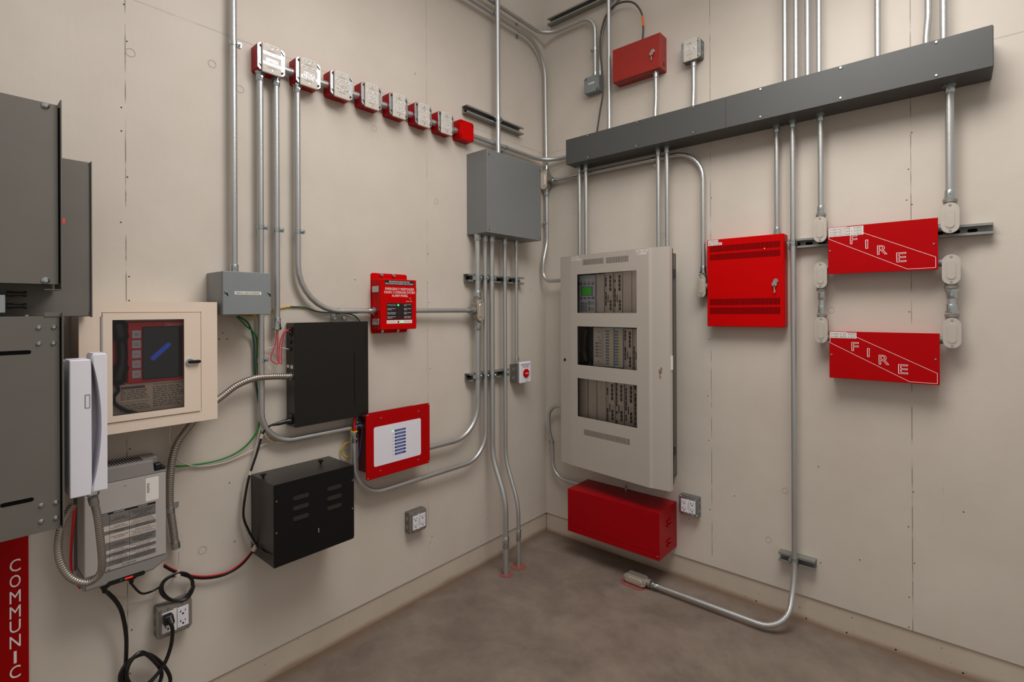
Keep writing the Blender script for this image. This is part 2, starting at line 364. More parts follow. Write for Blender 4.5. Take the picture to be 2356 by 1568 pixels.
_dg = None
def text(s, u0, u1, z0, z1, o, m, parent, name='lettering', outline=0.0, rot=False, align='CENTER', smooth=30):
    """flat lettering filling the given rectangle of a wall-parallel face"""
    cu = bpy.data.curves.new('t', 'FONT'); cu.body = s; cu.align_x = align; cu.space_line = 0.95
    cu.resolution_u = 3
    if outline:
        cu.fill_mode = 'NONE'; cu.bevel_depth = outline / max(1e-6, (z1 - z0)) * 0.7; cu.bevel_resolution = 1; cu.resolution_u = 5
    ob = bpy.data.objects.new('t', cu); COL.objects.link(ob)
    bpy.context.view_layer.update()
    dg = bpy.context.evaluated_depsgraph_get()
    me = bpy.data.meshes.new_from_object(ob.evaluated_get(dg))
    bpy.data.objects.remove(ob); bpy.data.curves.remove(cu)
    co = np.zeros(len(me.vertices) * 3); me.vertices.foreach_get('co', co); co = co.reshape(-1, 3)
    if len(co) == 0: return None
    lo, hi = co.min(0), co.max(0); sp = np.maximum(hi - lo, 1e-6)
    q = (co - lo) / sp
    org = ORG[parent.name]
    out = np.zeros_like(co)
    if rot: out[:, 0] = u0 + (1 - q[:, 1]) * (u1 - u0); out[:, 2] = z0 + q[:, 0] * (z1 - z0)
    else: out[:, 0] = u0 + q[:, 0] * (u1 - u0); out[:, 2] = z0 + q[:, 1] * (z1 - z0)
    out[:, 1] = -o - (q[:, 2] * 0.0003 if outline else 0)
    out -= np.array(org)
    me.vertices.foreach_set('co', out.ravel()); me.update()
    me.materials.clear(); me.materials.append(m); me.name = name
    obj = bpy.data.objects.new(name, me); COL.objects.link(obj); obj.parent = parent; ORG[obj.name] = org
    return obj
def tag(s, u0, u1, z0, z1, o, parent, m=None, pad=0.12, name='label_strip', ink=None, lab=None):
    """label tape with its printing"""
    t = part(name, MB().box(u0, u1, o, o + 0.0004, z0, z1), m or M['label'], parent, lab)
    h, w = z1 - z0, u1 - u0
    text(s, u0 + w * 0.06, u1 - w * 0.06, z0 + h * 0.18, z1 - h * 0.18, o + 0.0007, ink or M['ink'], t)
    return t

def print_lines(u0, u1, z0, z1, n, o, m, parent, name='fine_print', rot=False):
    """print too small to read: rows of word-length strokes"""
    mb = MB(); h = (z1 - z0) / n if not rot else (u1 - u0) / n
    for k in range(n):
        a, end = (u0, u1 - random.random() * 0.2 * (u1 - u0)) if not rot else (z0, z1)
        while a < end - h * 0.4:
            w = min(end - a, h * random.uniform(0.7, 3.2))
            if rot: mb.quad(u0 + h * (k + .25), u0 + h * (k + .7), a, a + w, o)
            else: mb.quad(a, a + w, z1 - h * (k + .75), z1 - h * (k + .3), o)
            a += w + h * 0.45
    return part(name, mb, m, parent)
def fillet(pts, rad, n=8):
    P = [Vector(p) for p in pts]; out = [P[0]]
    for i in range(1, len(P) - 1):
        R = rad[i - 1] if isinstance(rad, (list, tuple)) else rad
        a, b = (P[i - 1] - P[i]), (P[i + 1] - P[i]); la, lb = a.length, b.length; a.normalize(); b.normalize()
        ang = a.angle(b)
        if ang > PI - 0.01: out.append(P[i]); continue
        d = min(R / math.tan(ang / 2), la * 0.49 if i > 1 else la * 0.98, lb * 0.49 if i < len(P) - 2 else lb * 0.98); R2 = d * math.tan(ang / 2)
        c = P[i] + (a + b).normalized() * (R2 / math.sin(ang / 2))
        s0, s1 = P[i] + a * d - c, P[i] + b * d - c; ax = s0.cross(s1).normalized(); tot = s0.angle(s1)
        for k in range(n + 1): out.append(c + Matrix.Rotation(tot * k / n, 3, ax) @ s0)
    out.append(P[-1]); return [tuple(p) for p in out]
def spline(pts, n=8):
    P = [np.array(p, float) for p in pts]; P = [2 * P[0] - P[1]] + P + [2 * P[-1] - P[-2]]; out = []
    for i in range(1, len(P) - 2):
        for k in range(n):
            t = k / n; a, b, c, d = P[i - 1:i + 3]
            out.append(tuple(0.5 * (2 * b + (c - a) * t + (2 * a - 5 * b + 4 * c - d) * t * t + (3 * b - a - 3 * c + d) * t ** 3)))
    out.append(tuple(P[-2])); return out
def vadd(p, q, k=1.0): return (p[0] + q[0] * k, p[1] + q[1] * k, p[2] + q[2] * k)
def unit(v):
    n = math.sqrt(sum(x * x for x in v)); return tuple(x / n for x in v)

# ---- conduit fittings
def connector(root, p, d, rr, L=0.034, nut=True):
    """set-screw connector; p on the box face, d towards the pipe"""
    d = unit(d); mb = MB()
    if nut: mb.cyl(p, vadd(p, d, 0.005), rr * 1.55, n=8)
    mb.cyl(vadd(p, d, 0.004), vadd(p, d, 0.009), rr * 1.42, n=16)
    mb.tube([vadd(p, d, 0.009), vadd(p, d, L - 0.003), vadd(p, d, L)], [rr * 1.22, rr * 1.22, rr * 1.14], 16)
    c = part('connector', mb, M['zinc'], root, 'bright zinc set-screw connector')
    side = (0, 1, 0) if abs(d[1]) < 0.7 else (1, 0, 0)
    q = vadd(vadd(p, d, L * 0.62), side, rr * 1.1)
    part('set_screw', MB().cyl(q, vadd(q, side, 0.006), 0.0042, n=8), M['zinc'], c)
    return c
def coupling(root, p, d, rr, L=0.05, side=(1, 0, 0)):
    d = unit(d); a, b = vadd(p, d, -L / 2), vadd(p, d, L / 2)
    mb = MB().tube([a, vadd(a, d, 0.002), p, vadd(b, d, -0.002), b], [rr * 1.12, rr * 1.2, rr * 1.2, rr * 1.2, rr * 1.12], 16)
    mb.cyl(vadd(p, d, -0.001), vadd(p, d, 0.001), rr * 1.24, n=16)
    c = part('coupling', mb, M['zinc'], root, 'bright zinc coupling')
    for k in (-0.3, 0.3):
        q = vadd(vadd(p, d, L * k), side, rr * 1.1)
        part('set_screw', MB().cyl(q, vadd(q, side, 0.008), 0.004, n=8), M['zinc'], c)
    return c
def wall_clamp(root, p, d, rr, side):
    """mineral clamp: band round the pipe with a bolt through its ears on one side, standing off the wall"""
    d = unit(d); w = 0.008; mb = MB()
    mb.tube([vadd(p, d, -w), vadd(p, d, w)], rr * 1.16, 16)
    e = vadd(p, side, rr * 1.1); f = vadd(e, side, 0.011)
    ex = [min(e[i], f[i]) - 0.003 for i in range(3)]; fx = [max(e[i], f[i]) + 0.003 for i in range(3)]
    ax = max(range(3), key=lambda i: abs(d[i])); ex[ax] = p[ax] - w; fx[ax] = p[ax] + w
    mb.box(ex[0], fx[0], max(0, p[1] - rr), p[1] + rr * 0.5, ex[2], fx[2])
    c = part('pipe_clamp', mb, M['zinc'], root, 'zinc clamp holding the pipe to the wall')
    g = vadd(e, side, 0.007)
    b = MB().cyl((g[0], max(0.001, p[1] - rr), g[2]), (g[0], p[1] + rr * 1.5, g[2]), 0.0035, n=8)
    b.cyl((g[0], p[1] + rr * 0.5, g[2]), (g[0], p[1] + rr * 0.95, g[2]), 0.007, n=6)
    part('clamp_bolt', b, M['zinc'], c)
def strap(root, p, d, rr, down=(0, 0, -1), wu=False):
    """one-hole strap with a screwed tab"""
    d = unit(d); mb = MB().tube([vadd(p, d, -0.009), vadd(p, d, 0.009)], rr * 1.12, 16)
    t = vadd(p, down, rr * 1.1); t2 = vadd(p, down, rr * 1.1 + 0.022)
    lo = [min(t[i], t2[i]) for i in range(3)]; hi = [max(t[i], t2[i]) for i in range(3)]
    ax = max(range(3), key=lambda i: abs(d[i])); lo[ax] = p[ax] - 0.008; hi[ax] = p[ax] + 0.008
    if wu: mb.box(0.0008, 0.006, lo[1], hi[1], lo[2], hi[2])
    else: mb.box(lo[0], hi[0], 0.0008, 0.006, lo[2], hi[2])
    c = part('pipe_strap', mb, M['zinc'], root, 'zinc strap with one screwed tab')
    m = tuple((lo[i] + hi[i]) / 2 for i in range(3))
    part('strap_screw', MB().cyl((0.004, m[1], m[2]), (0.011, m[1], m[2]), 0.005, n=8) if wu else MB().cyl((m[0], 0.004, m[2]), (m[0], 0.011, m[2]), 0.005, n=8), M['zinc'], c)
def strut_clamp(root, p, rr, o_strut, tilt=1):
    """two-piece strut clamp round a vertical pipe"""
    mb = MB().tube([vadd(p, (0, 0, 1), -0.012), vadd(p, (0, 0, 1), 0.012)], rr * 1.15, 16)
    mb.box(p[0] - rr * 1.18, p[0] + rr * 1.18, max(0.0, o_strut - 0.006), p[1], p[2] - 0.012, p[2] + 0.012)
    mb.box(p[0] + tilt * rr * 0.9 - 0.004, p[0] + tilt * rr * 1.6 + 0.006, p[1] - 0.003, p[1] + 0.006, p[2] - 0.012, p[2] + 0.012)
    c = part('strut_clamp', mb, M['zinc'], root, 'zinc clamp fixing the pipe to a strut channel')
    q = (p[0] + tilt * (rr * 1.5), p[1], p[2])
    part('clamp_bolt', MB().cyl(vadd(q, (0, 1, 0), -0.012), vadd(q, (0, 1, 0), 0.012), 0.004, n=8).cyl(vadd(q, (0, 1, 0), 0.006), vadd(q, (0, 1, 0), 0.011), 0.007, n=6), M['zinc'], c)

def conduit(label, wall, pts, rr=0.0115, bend=0.13, group=None, name='conduit', m=None, n=16):
    root = thing(name, label, 'conduit', wall, pts[-1], group or 'surface mounted conduits')
    path = fillet(pts, bend) if len(pts) > 2 else pts
    part('pipe', MB().tube(path, rr, n), m or M['emt'], root, smooth=60)
    return root
def stadium(u, z, w, h, n=8):
    """upright oblong outline"""
    R = w / 2; s = h / 2 - R; out = []
    for k in range(n + 1): a = PI * k / n; out.append((u + R * math.cos(a), z + s + R * math.sin(a)))
    for k in range(n + 1): a = PI + PI * k / n; out.append((u + R * math.cos(a), z - s + R * math.sin(a)))
    return out
def laid(pl, u, z): return [(u + (q[1] - z), z + (q[0] - u)) for q in pl]
def conduit_body(label, wall, u, z, o0=0.004, w=0.05, h=0.118, depth=0.05, hubs=(), lie=False, group=None, seal=None):
    """cast conduit body with a stamped oblong cover; hubs: list of (axis, sign, length, radius)"""
    root = thing('conduit_fitting', label, 'conduit fitting', wall, (u, o0, z), group or 'cast conduit fittings')
    O = (lambda pl: laid(pl, u, z)) if lie else (lambda pl: pl)
    mb = MB().prism(O(stadium(u, z, w * 0.88, h * 0.94)), o0, o0 + depth, 'o', 0.003)
    oc = o0 + depth * 0.5; nip = []
    for ax, sg, L, rr, *ex in hubs:
        s = ((h if ax == ('u' if lie else 'z') else w) / 2) * 0.8
        d = (sg, 0, 0) if ax == 'u' else (0, 0, sg)
        p = vadd((u, oc, z), d, s)
        if ex:
            p = (p[0], o0 + depth * 0.36, z + h * ex[0]); nip.append(MB().tube([p, vadd(p, d, L)], rr * 1.12, 16)); continue
        mb.tube([p, vadd(p, d, L * 0.55), vadd(p, d, L * 0.6), vadd(p, d, L)], [rr * 1.6, rr * 1.5, rr * 1.7, rr * 1.7], 16)
    part('body', mb, M['cast'], root)
    if nip: part('nipple', nip, M['grey_box'], root, 'dark grey side nipple')
    o1 = o0 + depth
    c = part('cover', MB().prism(O(stadium(u, z, w, h)), o1, o1 + 0.003, 'o', 0.001).prism(O(stadium(u, z, w * 0.55, h * 0.68)), o1 + 0.003, o1 + 0.0075, 'o', 0.003), M['cover'], root, 'pale stamped cover with a raised oblong rib')
    for k in (-1, 1):
        q = (u + k * h * 0.42, z) if lie else (u, z + k * h * 0.42)
        part('cover_screw', MB().cyl((q[0], o1 + 0.003, q[1]), (q[0], o1 + 0.0055, q[1]), 0.0042, n=10), M['zinc'], c)
    return root
def strut_channel(label, wall, u0, u1, z, h=0.041, d=0.041, slots=True, name='strut_channel', group=None):
    t = 0.0026; a, b = z - h / 2, z + h / 2; lip = 0.009
    prof = [(0.0005, a), (d, a), (d, a + lip), (d - 0.006, a + lip), (d - 0.006, a + lip - t), (d - t, a + lip - t), (d - t, a + t), (0.0005 + t, a + t),
            (0.0005 + t, b - t), (d - t, b - t), (d - t, b - lip + t), (d - 0.006, b - lip + t), (d - 0.006, b - lip), (d, b - lip), (d, b), (0.0005, b)]
    root = thing(name, label, 'strut channel', wall, ((u0 + u1) / 2, 0, z), group or 'strut channels')
    part('channel', MB().prism(prof, u0, u1, 'u'), M['strut'], root, smooth=20)
    if slots:
        mb = MB(); k = u0 + 0.03
        while k < u1 - 0.02: mb.prism(laid(stadium(k, z, 0.013, 0.03, 5), k, z), 0.0032, 0.0036); k += 0.05
        part('slots', mb, M['dark'], root)
    return root
def wire(label, wall, pts, rr, m, name='wire', cat='wire', n=8, sub=8, group=None):
    pts = spline(pts, sub); return single(name, MB().tube(pts, rr, n), m, label, cat, wall, pts[0], group or 'loose wires by the black units', 70)
def ribbed(pts, rr, pitch=0.009):
    """armoured hose: resampled path with a rounded rib per turn"""
    P = [np.array(p) for p in spline(pts, 24)]; D = [0.0]
    for a, b in zip(P, P[1:]): D.append(D[-1] + np.linalg.norm(b - a))
    L = D[-1]; n = int(L / (pitch / 5)); out, R = [], []; j = 0
    for i in range(n + 1):
        s = L * i / n
        while j < len(D) - 2 and D[j + 1] < s: j += 1
        f = (s - D[j]) / max(1e-9, D[j + 1] - D[j]); out.append(tuple(P[j] * (1 - f) + P[j + 1] * f))
        R.append(rr * (0.86 + 0.14 * abs(math.sin(PI * s / pitch)) ** 0.6))
    return out, R
# ================================================================== setting
def dot(mb, u, z, rr, mi, o=0.0006, n=8, ring=0):
    if ring:
        a = [(u + rr * math.cos(2 * PI * k / 16), z + rr * 1.1 * math.sin(2 * PI * k / 16)) for k in range(16)]
        b = [(u + (rr - ring) * math.cos(2 * PI * k / 16), z + (rr * 1.1 - ring) * math.sin(2 * PI * k / 16)) for k in range(16)]
        A = [mb._v((q[0], o, q[1])) for q in a]; B = [mb._v((q[0], o, q[1])) for q in b]
        for k in range(16): mb.bm.faces.new((A[k], A[(k + 1) % 16], B[(k + 1) % 16], B[k])).material_index = mi
    else:
        f = mb.bm.faces.new([mb._v((u + rr * math.cos(2 * PI * k / n), o, z + rr * math.sin(2 * PI * k / n))) for k in range(n)]); f.material_index = mi
ZS = 0.117
WRGB = (205, 196, 185)
seamsL = [(l(290, 600)[0], 0.85, 0.42), (l(983, 600)[0], 0.45, 0.40)]
seamsR = [(r(1635, 500)[0], 0.8, 0.42), (r(2097, 700)[0], 0.85, 0.42), (r(2172, 1500)[0], 0.5, 0.58)]
# left wall lives in world axes: x = 0, so build in wall_right's frame with u = x, o = -y
wl = MB().box(-0.12, 0.0, -0.12, 5.2, ZS, 4.3)
def dotL(px, py, rr, mi, ring=0):
    u, _, z = l(px, py); n = 16 if ring else 7
    ro = [(rr * math.cos(2 * PI * k / n), rr * math.sin(2 * PI * k / n)) for k in range(n)]
    A = [wl._v((0.0006, -u - q[0], z + q[1])) for q in ro]
    if ring:
        s = (rr - ring) / rr; B = [wl._v((0.0006, -u - q[0] * s, z + q[1] * s)) for q in ro]
        for k in range(n): wl.bm.faces.new((A[k], A[(k + 1) % n], B[(k + 1) % n], B[k])).material_index = mi
    else: wl.bm.faces.new(A).material_index = mi
for p in ((285, 10), (292, 95), (279, 247), (279, 301), (293, 407), (278, 511), (297, 636), (297, 691), (299, 1032), (303, 1448), (299, 1548), (512, 766), (523, 779), (504, 780), (985, 584), (983, 650), (987, 695), (990, 847), (934, 1024), (984, 275), (528, 1110), (540, 1245), (994, 1233), (990, 1247), (1105, 1245), (1122, 1194), (1220, 667), (1224, 1184), (1176, 1250), (817, 643)):
    dotL(p[0], p[1], 0.0024, 1)
for p in ((300, 121), (488, 147), (861, 295), (962, 303), (1004, 463), (466, 1265), (552, 205)): dotL(p[0], p[1], 0.014, 2, 0.0022)
wall_left = struct('wall_left', wl, [wall_mat('painted_plywood_left', WRGB, [(s[0], s[1], s[2]) for s in seamsL], 1, 2.44), M['wall_hole'], M['wall_ring']])
wr = MB().box(0.0, 5.2, -0.12, 0.0, ZS, 4.3)
for p in ((1322, 491), (1637, 455), (1636, 566), (1629, 910), (1631, 1012), (1638, 1108), (1634, 1171), (1632, 780), (2098, 305), (2090, 389), (2098, 470), (2092, 717), (2101, 1131), (2090, 1211), (2104, 1295), (2092, 1373), (2091, 1442), (1978, 1287), (1888, 1294), (1585, 1193), (1690, 1140), (2217, 1177), (2086, 460), (1883, 1073)):
    u, _, z = r(*p); dot(wr, u, z, 0.0024, 1)
for p in ((1525, 541), (1806, 1128), (1768, 1241), (1912, 713), (1702, 325)):
    u, _, z = r(*p); dot(wr, u, z, 0.013, 2, ring=0.002)
wall_right = struct('wall_right', wr, [wall_mat('painted_plywood_right', WRGB, [(s[0], s[1], s[2]) for s in seamsR], 0, 2.44), M['wall_hole'], M['wall_ring']])
cm = curb_mat()
struct('baseboard_left', MB().box(-0.12, -0.007, -0.12, 5.2, -0.02, ZS + 0.001), [cm])
br = MB().box(0.0, 5.2, -0.12, -0.007, -0.02, ZS + 0.001)
for p in ((1740, 1393), (1855, 1433), (1948, 1465), (2061, 1507), (2216, 1564)):
    u, _, z = r(p[0], p[1], -0.007); dot(br, u, max(z, 0.012), 0.0032, 1, -0.0064)
struct('baseboard_right', br, [cm, M['dark']])
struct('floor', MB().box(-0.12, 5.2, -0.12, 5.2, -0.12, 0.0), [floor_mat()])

# ================================================================== LEFT WALL
TOP = 4.29
# ---- row of red signal boxes
ROWTXT = [('01020187', 'UHF AC FAIL', '01020188', 'UHF LOW BATT'), ('01020189', 'UHF CHRG FAIL', '01020190', 'UHF ANT FAIL'), ('01020191', 'UHF DONOR ANT', '01020192', 'UHF SYS COMP'),
          ('01020193', '2WAY TRBL', '01020194', '2WAY PWR'), ('01020181', '700 AC FAIL', '01020182', '700 LOW BATT'), ('01020183', '700 CHRG FAIL', '01020184', '700 ACTIVE ANT'), ('01020185', '700 DONOR ANT', '01020186', '700 SYS COMP')]
RZ0, RZ1, RW = 2.3315, 2.4315, 0.1016
ORD = ['first', 'second', 'third', 'fourth', 'fifth', 'sixth', 'seventh', 'last']
def octo(u0, u1, z0, z1, c=0.008): return [(u0 + c, z0), (u1 - c, z0), (u1, z0 + c), (u1, z1 - c), (u1 - c, z1), (u0 + c, z1), (u0, z1 - c), (u0, z0 + c)]
def screws(mb, pts, o, rr=0.004, h=0.003):
    return [MB().cyl((u, o, z), (u, o + h, z), rr, rr * 0.8, 8) for u, z in pts]
for i in range(8):
    u0 = -1.827 + 0.1459 * i; u1 = u0 + RW
    lab = ['red signal box starting the row, plate reading UHF AC FAIL, two conduits below', 'red signal box in the row, plate reading UHF CHRG FAIL, one conduit below', 'red signal box in the row, plate reading UHF DONOR ANT',
           'red signal box in the row, plate reading 2WAY TRBL and 2WAY PWR', 'red signal box in the row, plate reading 700 AC FAIL', 'red signal box in the row, plate reading 700 CHRG FAIL', 'red signal box in the row, plate reading 700 DONOR ANT', 'plain all red junction box ending the row toward the corner'][i]
    t = thing('signal_box', lab, 'junction box', 'L', ((u0 + u1) / 2, 0, RZ0), 'red signal boxes in the row')
    mb = MB().prism(octo(u0, u1, RZ0, RZ1, 0.006), 0.0, 0.052, 'o')
    b = part('box', mb, M['red_d'] if i == 7 else M['red_b'], t)
    kn = [MB().cyl((u0 - 0.0004, 0.026, RZ0 + RW * k), (u0 + 0.001, 0.026, RZ0 + RW * k), 0.0105, n=14) for k in (0.3, 0.7)]
    part('knockout', kn, M['red_d'], b)
    ring = part('cover', MB().prism(octo(u0, u1, RZ0, RZ1), 0.052, 0.0575, 'o', 0.001), M['red'] if i == 7 else M['galv'], t, None if i == 7 else 'galvanized cover ring')
    sm = []
    for uu, zz, a in ((u0 + 0.011, RZ1 - 0.011, -1), (u1 - 0.011, RZ0 + 0.011, -1), (u1 - 0.011, RZ1 - 0.013, 0), (u0 + 0.012, RZ0 + 0.013, 0)):
        if a: sm.append(MB().cyl((uu, 0.0575, zz), (uu, 0.0625, zz), 0.005, 0.004, 8))
    part('cover_screw', sm, M['maroon'] if i != 7 else M['red_d'], ring)
    sl = []
    for uu, zz, q in ((u1 - 0.010, RZ1 - 0.014, 1), (u0 + 0.011, RZ0 + 0.014, 1)):
        sl.append(MB().prism([(uu - 0.008, zz + 0.006), (uu - 0.004, zz + 0.008), (uu + 0.008, zz - 0.006), (uu + 0.004, zz - 0.008)], 0.0574, 0.0579))
    part('cover_slot', sl, M['dark'], ring)
    if i < 7:
        p0, p1, z0, z1 = u0 + 0.0125, u0 + 0.0845, RZ0 - 0.0095, RZ1 + 0.001
        pl = part('face_plate', MB().box(p0, p1, 0.0575, 0.0665, z0, z1, 0.004, 2), M['ivory'], t, 'ivory cover plate with printed tape')
        a, b_, c, d = ROWTXT[i]; H = z1 - z0; o = 0.0667; um = (p0 + p1) / 2
        for s_, zf, wd, glossy in ((a, 0.93, 0.045, 0), (b_, 0.665, 0.066, i < 1), (c, 0.455, 0.043, i < 3), (d, 0.325, 0.066, i < 3)):
            zz = z0 + H * zf; wd = min(wd, 0.0059 * len(s_))
            tag(s_, um - wd / 2 - 0.001, um + wd / 2 + 0.001, zz - 0.0058, zz + 0.0058, o, pl, M['label_g'] if glossy else M['label'])
        part('plate_screw', screws(MB(), [(um, z0 + H * 0.84), (um, z0 + H * 0.12)], o, 0.0035, 0.0012), M['zinc'], pl)
        for zf in (0.765, 0.205): print_lines(um - 0.017, um + 0.017, z0 + H * zf - 0.0035, z0 + H * zf + 0.0035, 3, o + 0.0002, M['ink_l'], pl)
        part('lamp', [MB().cyl((um - 0.004, o, z0 + H * 0.39), (um - 0.004, o + 0.001, z0 + H * 0.39), 0.0012, n=6), MB().cyl((um + 0.005, o, z0 + H * 0.39), (um + 0.005, o + 0.001, z0 + H * 0.39), 0.0012, n=6)], M['dark'], pl)
    if i:   # nipple between neighbours
        n0 = u0 - (0.1459 - RW)
        nz = RZ0 + 0.043
        nt = single('conduit_nipple', MB().tube([(n0, 0.027, nz), (n0 + 0.012, 0.027, nz), (n0 + 0.0125, 0.027, nz), (u0 - 0.0125, 0.027, nz), (u0 - 0.012, 0.027, nz), (u0, 0.027, nz)], [0.0155, 0.0155, 0.0135, 0.0135, 0.0155, 0.0155], 16), M['emt'],
                    'short metal nipple between the %s and %s red signal boxes counted toward the corner' % (ORD[i - 1], ORD[i]), 'conduit nipple', 'L', (n0, 0.027, nz), 'nipples between the signal boxes', 50)

# ---- conduits of the left wall
u537 = l(537, 300, 0.03)[0]
c = conduit('tall straight conduit dropping from above into the grey ERRCS GROUNDING box', 'L', [(u537, 0.032, TOP), (u537, 0.032, 1.566)])
connector(c, (u537, 0.032, 1.566), (0, 0, 1), 0.0115); wall_clamp(c, (u537, 0.032, l(537, 100, 0.032)[2]), (0, 0, 1), 0.0115, (1, 0, 0))
u597 = l(599, 400, 0.03)[0]; pA = l(666, 1012, 0.03); pB = l(810, 983.5, 0.03); zA = (pA[2] + pB[2]) / 2
c = conduit('long conduit dropping from the UHF AC FAIL box and curving under the flat black unit', 'L', [(u597, 0.03, RZ0), (u597, 0.03, zA), (-1.379, 0.03, zA)], bend=0.125)
connector(c, (u597, 0.03, RZ0), (0, 0, -1), 0.0115)
for y in (522, 828): wall_clamp(c, (u597, 0.03, l(600, y, 0.03)[2]), (0, 0, 1), 0.0115, (1, 0, 0))
wall_clamp(c, (l(822, 980, 0.03)[0], 0.03, zA), (1, 0, 0), 0.0115, (0, 0, 1))
u635 = l(636, 450, 0.03)[0]; zE = l(640, 757, 0.03)[2]
c = conduit('straight conduit from the UHF AC FAIL box ending open above two red wires', 'L', [(u635, 0.03, RZ0), (u635, 0.03, zE + 0.03)])
connector(c, (u635, 0.03, RZ0), (0, 0, -1), 0.0115); connector(c, (u635, 0.03, zE), (0, 0, 1), 0.0115, 0.045)
wall_clamp(c, (u635, 0.03, l(636, 528, 0.03)[2]), (0, 0, 1), 0.0115, (1, 0, 0))
part('bushing', MB().torus((u635, 0.03, zE - 0.001), (0, 0, 1), 0.011, 0.003), M['w_yel'], c, 'yellow bushing on the open end')
u683 = l(684.5, 400, 0.033)[0]; zB = l(800, 715, 0.033)[2]
c = conduit('conduit from the UHF CHRG FAIL box sweeping down into the red alarm panel', 'L', [(u683, 0.033, RZ0), (u683, 0.033, zB), (-1.3105, 0.033, zB)], bend=0.185)
connector(c, (u683, 0.033, RZ0), (0, 0, -1), 0.0115); connector(c, (-1.3105, 0.033, zB), (-1, 0, 0), 0.0115)
wall_clamp(c, (u683, 0.033, l(684, 532, 0.033)[2]), (0, 0, 1), 0.0115, (1, 0, 0))
strap(c, (l(775, 715, .033)[0], 0.033, zB), (1, 0, 0), 0.0115)
# big box verticals
u1097 = l(1099, 650, 0.058)[0]; u1117 = l(1116, 700, 0.055)[0]; u1133 = l(1132, 700, 0.06)[0]; u1162 = l(1161.5, 700, 0.055)[0]; u1189 = l(1188, 720, 0.052)[0]
BZ0, BZ1 = 1.841, 2.281
zT = zB; zT0, zT1 = l(1099, 745, 0.058)[2], l(1099, 683, 0.058)[2]
c = conduit('short conduit between the big grey pull box and the cast tee fitting', 'L', [(u1097, 0.058, BZ0), (u1097, 0.058, zT1)], 0.0142)
connector(c, (u1097, 0.058, BZ0), (0, 0, -1), 0.0142); connector(c, (u1097, 0.058, zT1), (0, 0, 1), 0.0142)
strut_clamp(c, (u1097, 0.058, l(1099, 639, 0.058)[2]), 0.0142, 0.041)
conduit_body('cast tee fitting under the big grey pull box where the alarm panel conduit joins', 'L', u1097, (zT0 + zT1) / 2, 0.03, 0.052, zT1 - zT0 - 0.03, 0.05, [('z', 1, 0.03, 0.0125), ('z', -1, 0.03, 0.0125), ('u', -1, 0.03, 0.0125)])
c = conduit('level conduit running from the red alarm panel to the cast tee fitting', 'L', [(-1.11, 0.045, zB), (u1097 - 0.045, 0.056, zB)], 0.0115)
connector(c, (u1097 - 0.045, 0.056, zB), (-1, 0, 0), 0.0115)
zC = l(1020, 1019, 0.04)[2]
c = conduit('conduit below the cast tee curving back to the red and white annunciator', 'L', [(-1.08, 0.045, zC), (u1097, 0.055, zC), (u1097, 0.058, zT0)], 0.0138, bend=0.17)
connector(c, (u1097, 0.058, zT0), (0, 0, -1), 0.0138)
strut_clamp(c, (u1097, 0.057, l(1100, 866, 0.058)[2]), 0.0138, 0.041)
zD = l(1000, 1089, 0.05)[2]; u815 = l(814.5, 1040, 0.05)[0]; zU = l(813, 998, 0.05)[2]
c = conduit('conduit from the big grey pull box curving in a U beside the black battery box', 'L', [(u1117, 0.055, BZ0), (u1117, 0.055, zD), (u815, 0.05, zD), (u815, 0.05, zU)], 0.0125, bend=0.15)
connector(c, (u1117, 0.055, BZ0), (0, 0, -1), 0.0125); strut_clamp(c, (u1117, 0.055, l(1117, 639, 0.055)[2]), 0.012, 0.041); strut_clamp(c, (u1117, 0.055, l(1117, 865, 0.055)[2]), 0.012, 0.041)
connector(c, (u815, 0.05, zU + 0.01), (0, 0, -1), 0.0125, 0.045)
part('bushing', MB().torus((u815, 0.05, zU + 0.011), (0, 0, 1), 0.0125, 0.003), M['w_yel'], c, 'yellow bushing on the open end')
def stub(label, u, o, px, yb, yk0, yk1, rr):
    f = fl(px, yb); zk0 = l(px, yk0, o)[2]; uf, of = f[1], f[0]
    zk1 = l(px, yk1, of)[2]
    c = conduit(label, 'L', [(u, o, BZ0), (u, o, zk0), (uf, of, zk1), (uf, of, 0.0)], rr, bend=0.3)
    connector(c, (u, o, BZ0), (0, 0, -1), rr)
    return c, uf, of
c, uf1, of1 = stub('thicker conduit from the big grey pull box kinked out and down into the floor', u1133, 0.058, 1164, 1321, 1040, 1150, 0.0152)
strut_clamp(c, (u1133, 0.058, l(1133, 640, 0.058)[2]), 0.015, 0.041); strut_clamp(c, (u1133, 0.058, l(1133, 864, 0.058)[2]), 0.015, 0.041)
coupling(c, (uf1, of1, l(1164, 1246, of1)[2]), (0, 0, 1), 0.0152, 0.062, (1, 0, 0))
def seal(parent, u, o, rr):
    n = 28; pl = []
    for k in range(n):
        q = rr * (1 + 0.16 * math.sin(3 * k) * random.random() + 0.1 * random.random()); pl.append((u + q * math.cos(2 * PI * k / n), o + q * math.sin(2 * PI * k / n)))
    return part('sealant_ring', MB().prism(pl, 0.0, 0.0025, 'z'), M['seal'], parent, 'red firestop sealant on the floor')
seal(c, uf1, of1, 0.034)
c, uf2, of2 = stub('thinner conduit from the big grey pull box kinked out and down into the floor', u1162, 0.055, 1193, 1303, 1045, 1160, 0.0118)
strut_clamp(c, (u1162, 0.055, l(1162, 642, 0.055)[2]), 0.0118, 0.041); strut_clamp(c, (u1162, 0.055, l(1162, 858, 0.055)[2]), 0.0118, 0.041)
coupling(c, (uf2, of2, l(1192, 1230, of2)[2]), (0, 0, 1), 0.0118, 0.06, (1, 0, 0)); seal(c, uf2, of2, 0.04)
zS = l(1189, 833, 0.052)[2]
c = conduit('thin conduit from the big grey pull box down to the emergency power button box', 'L', [(u1189, 0.052, BZ0), (u1189, 0.052, zS)], 0.0102)
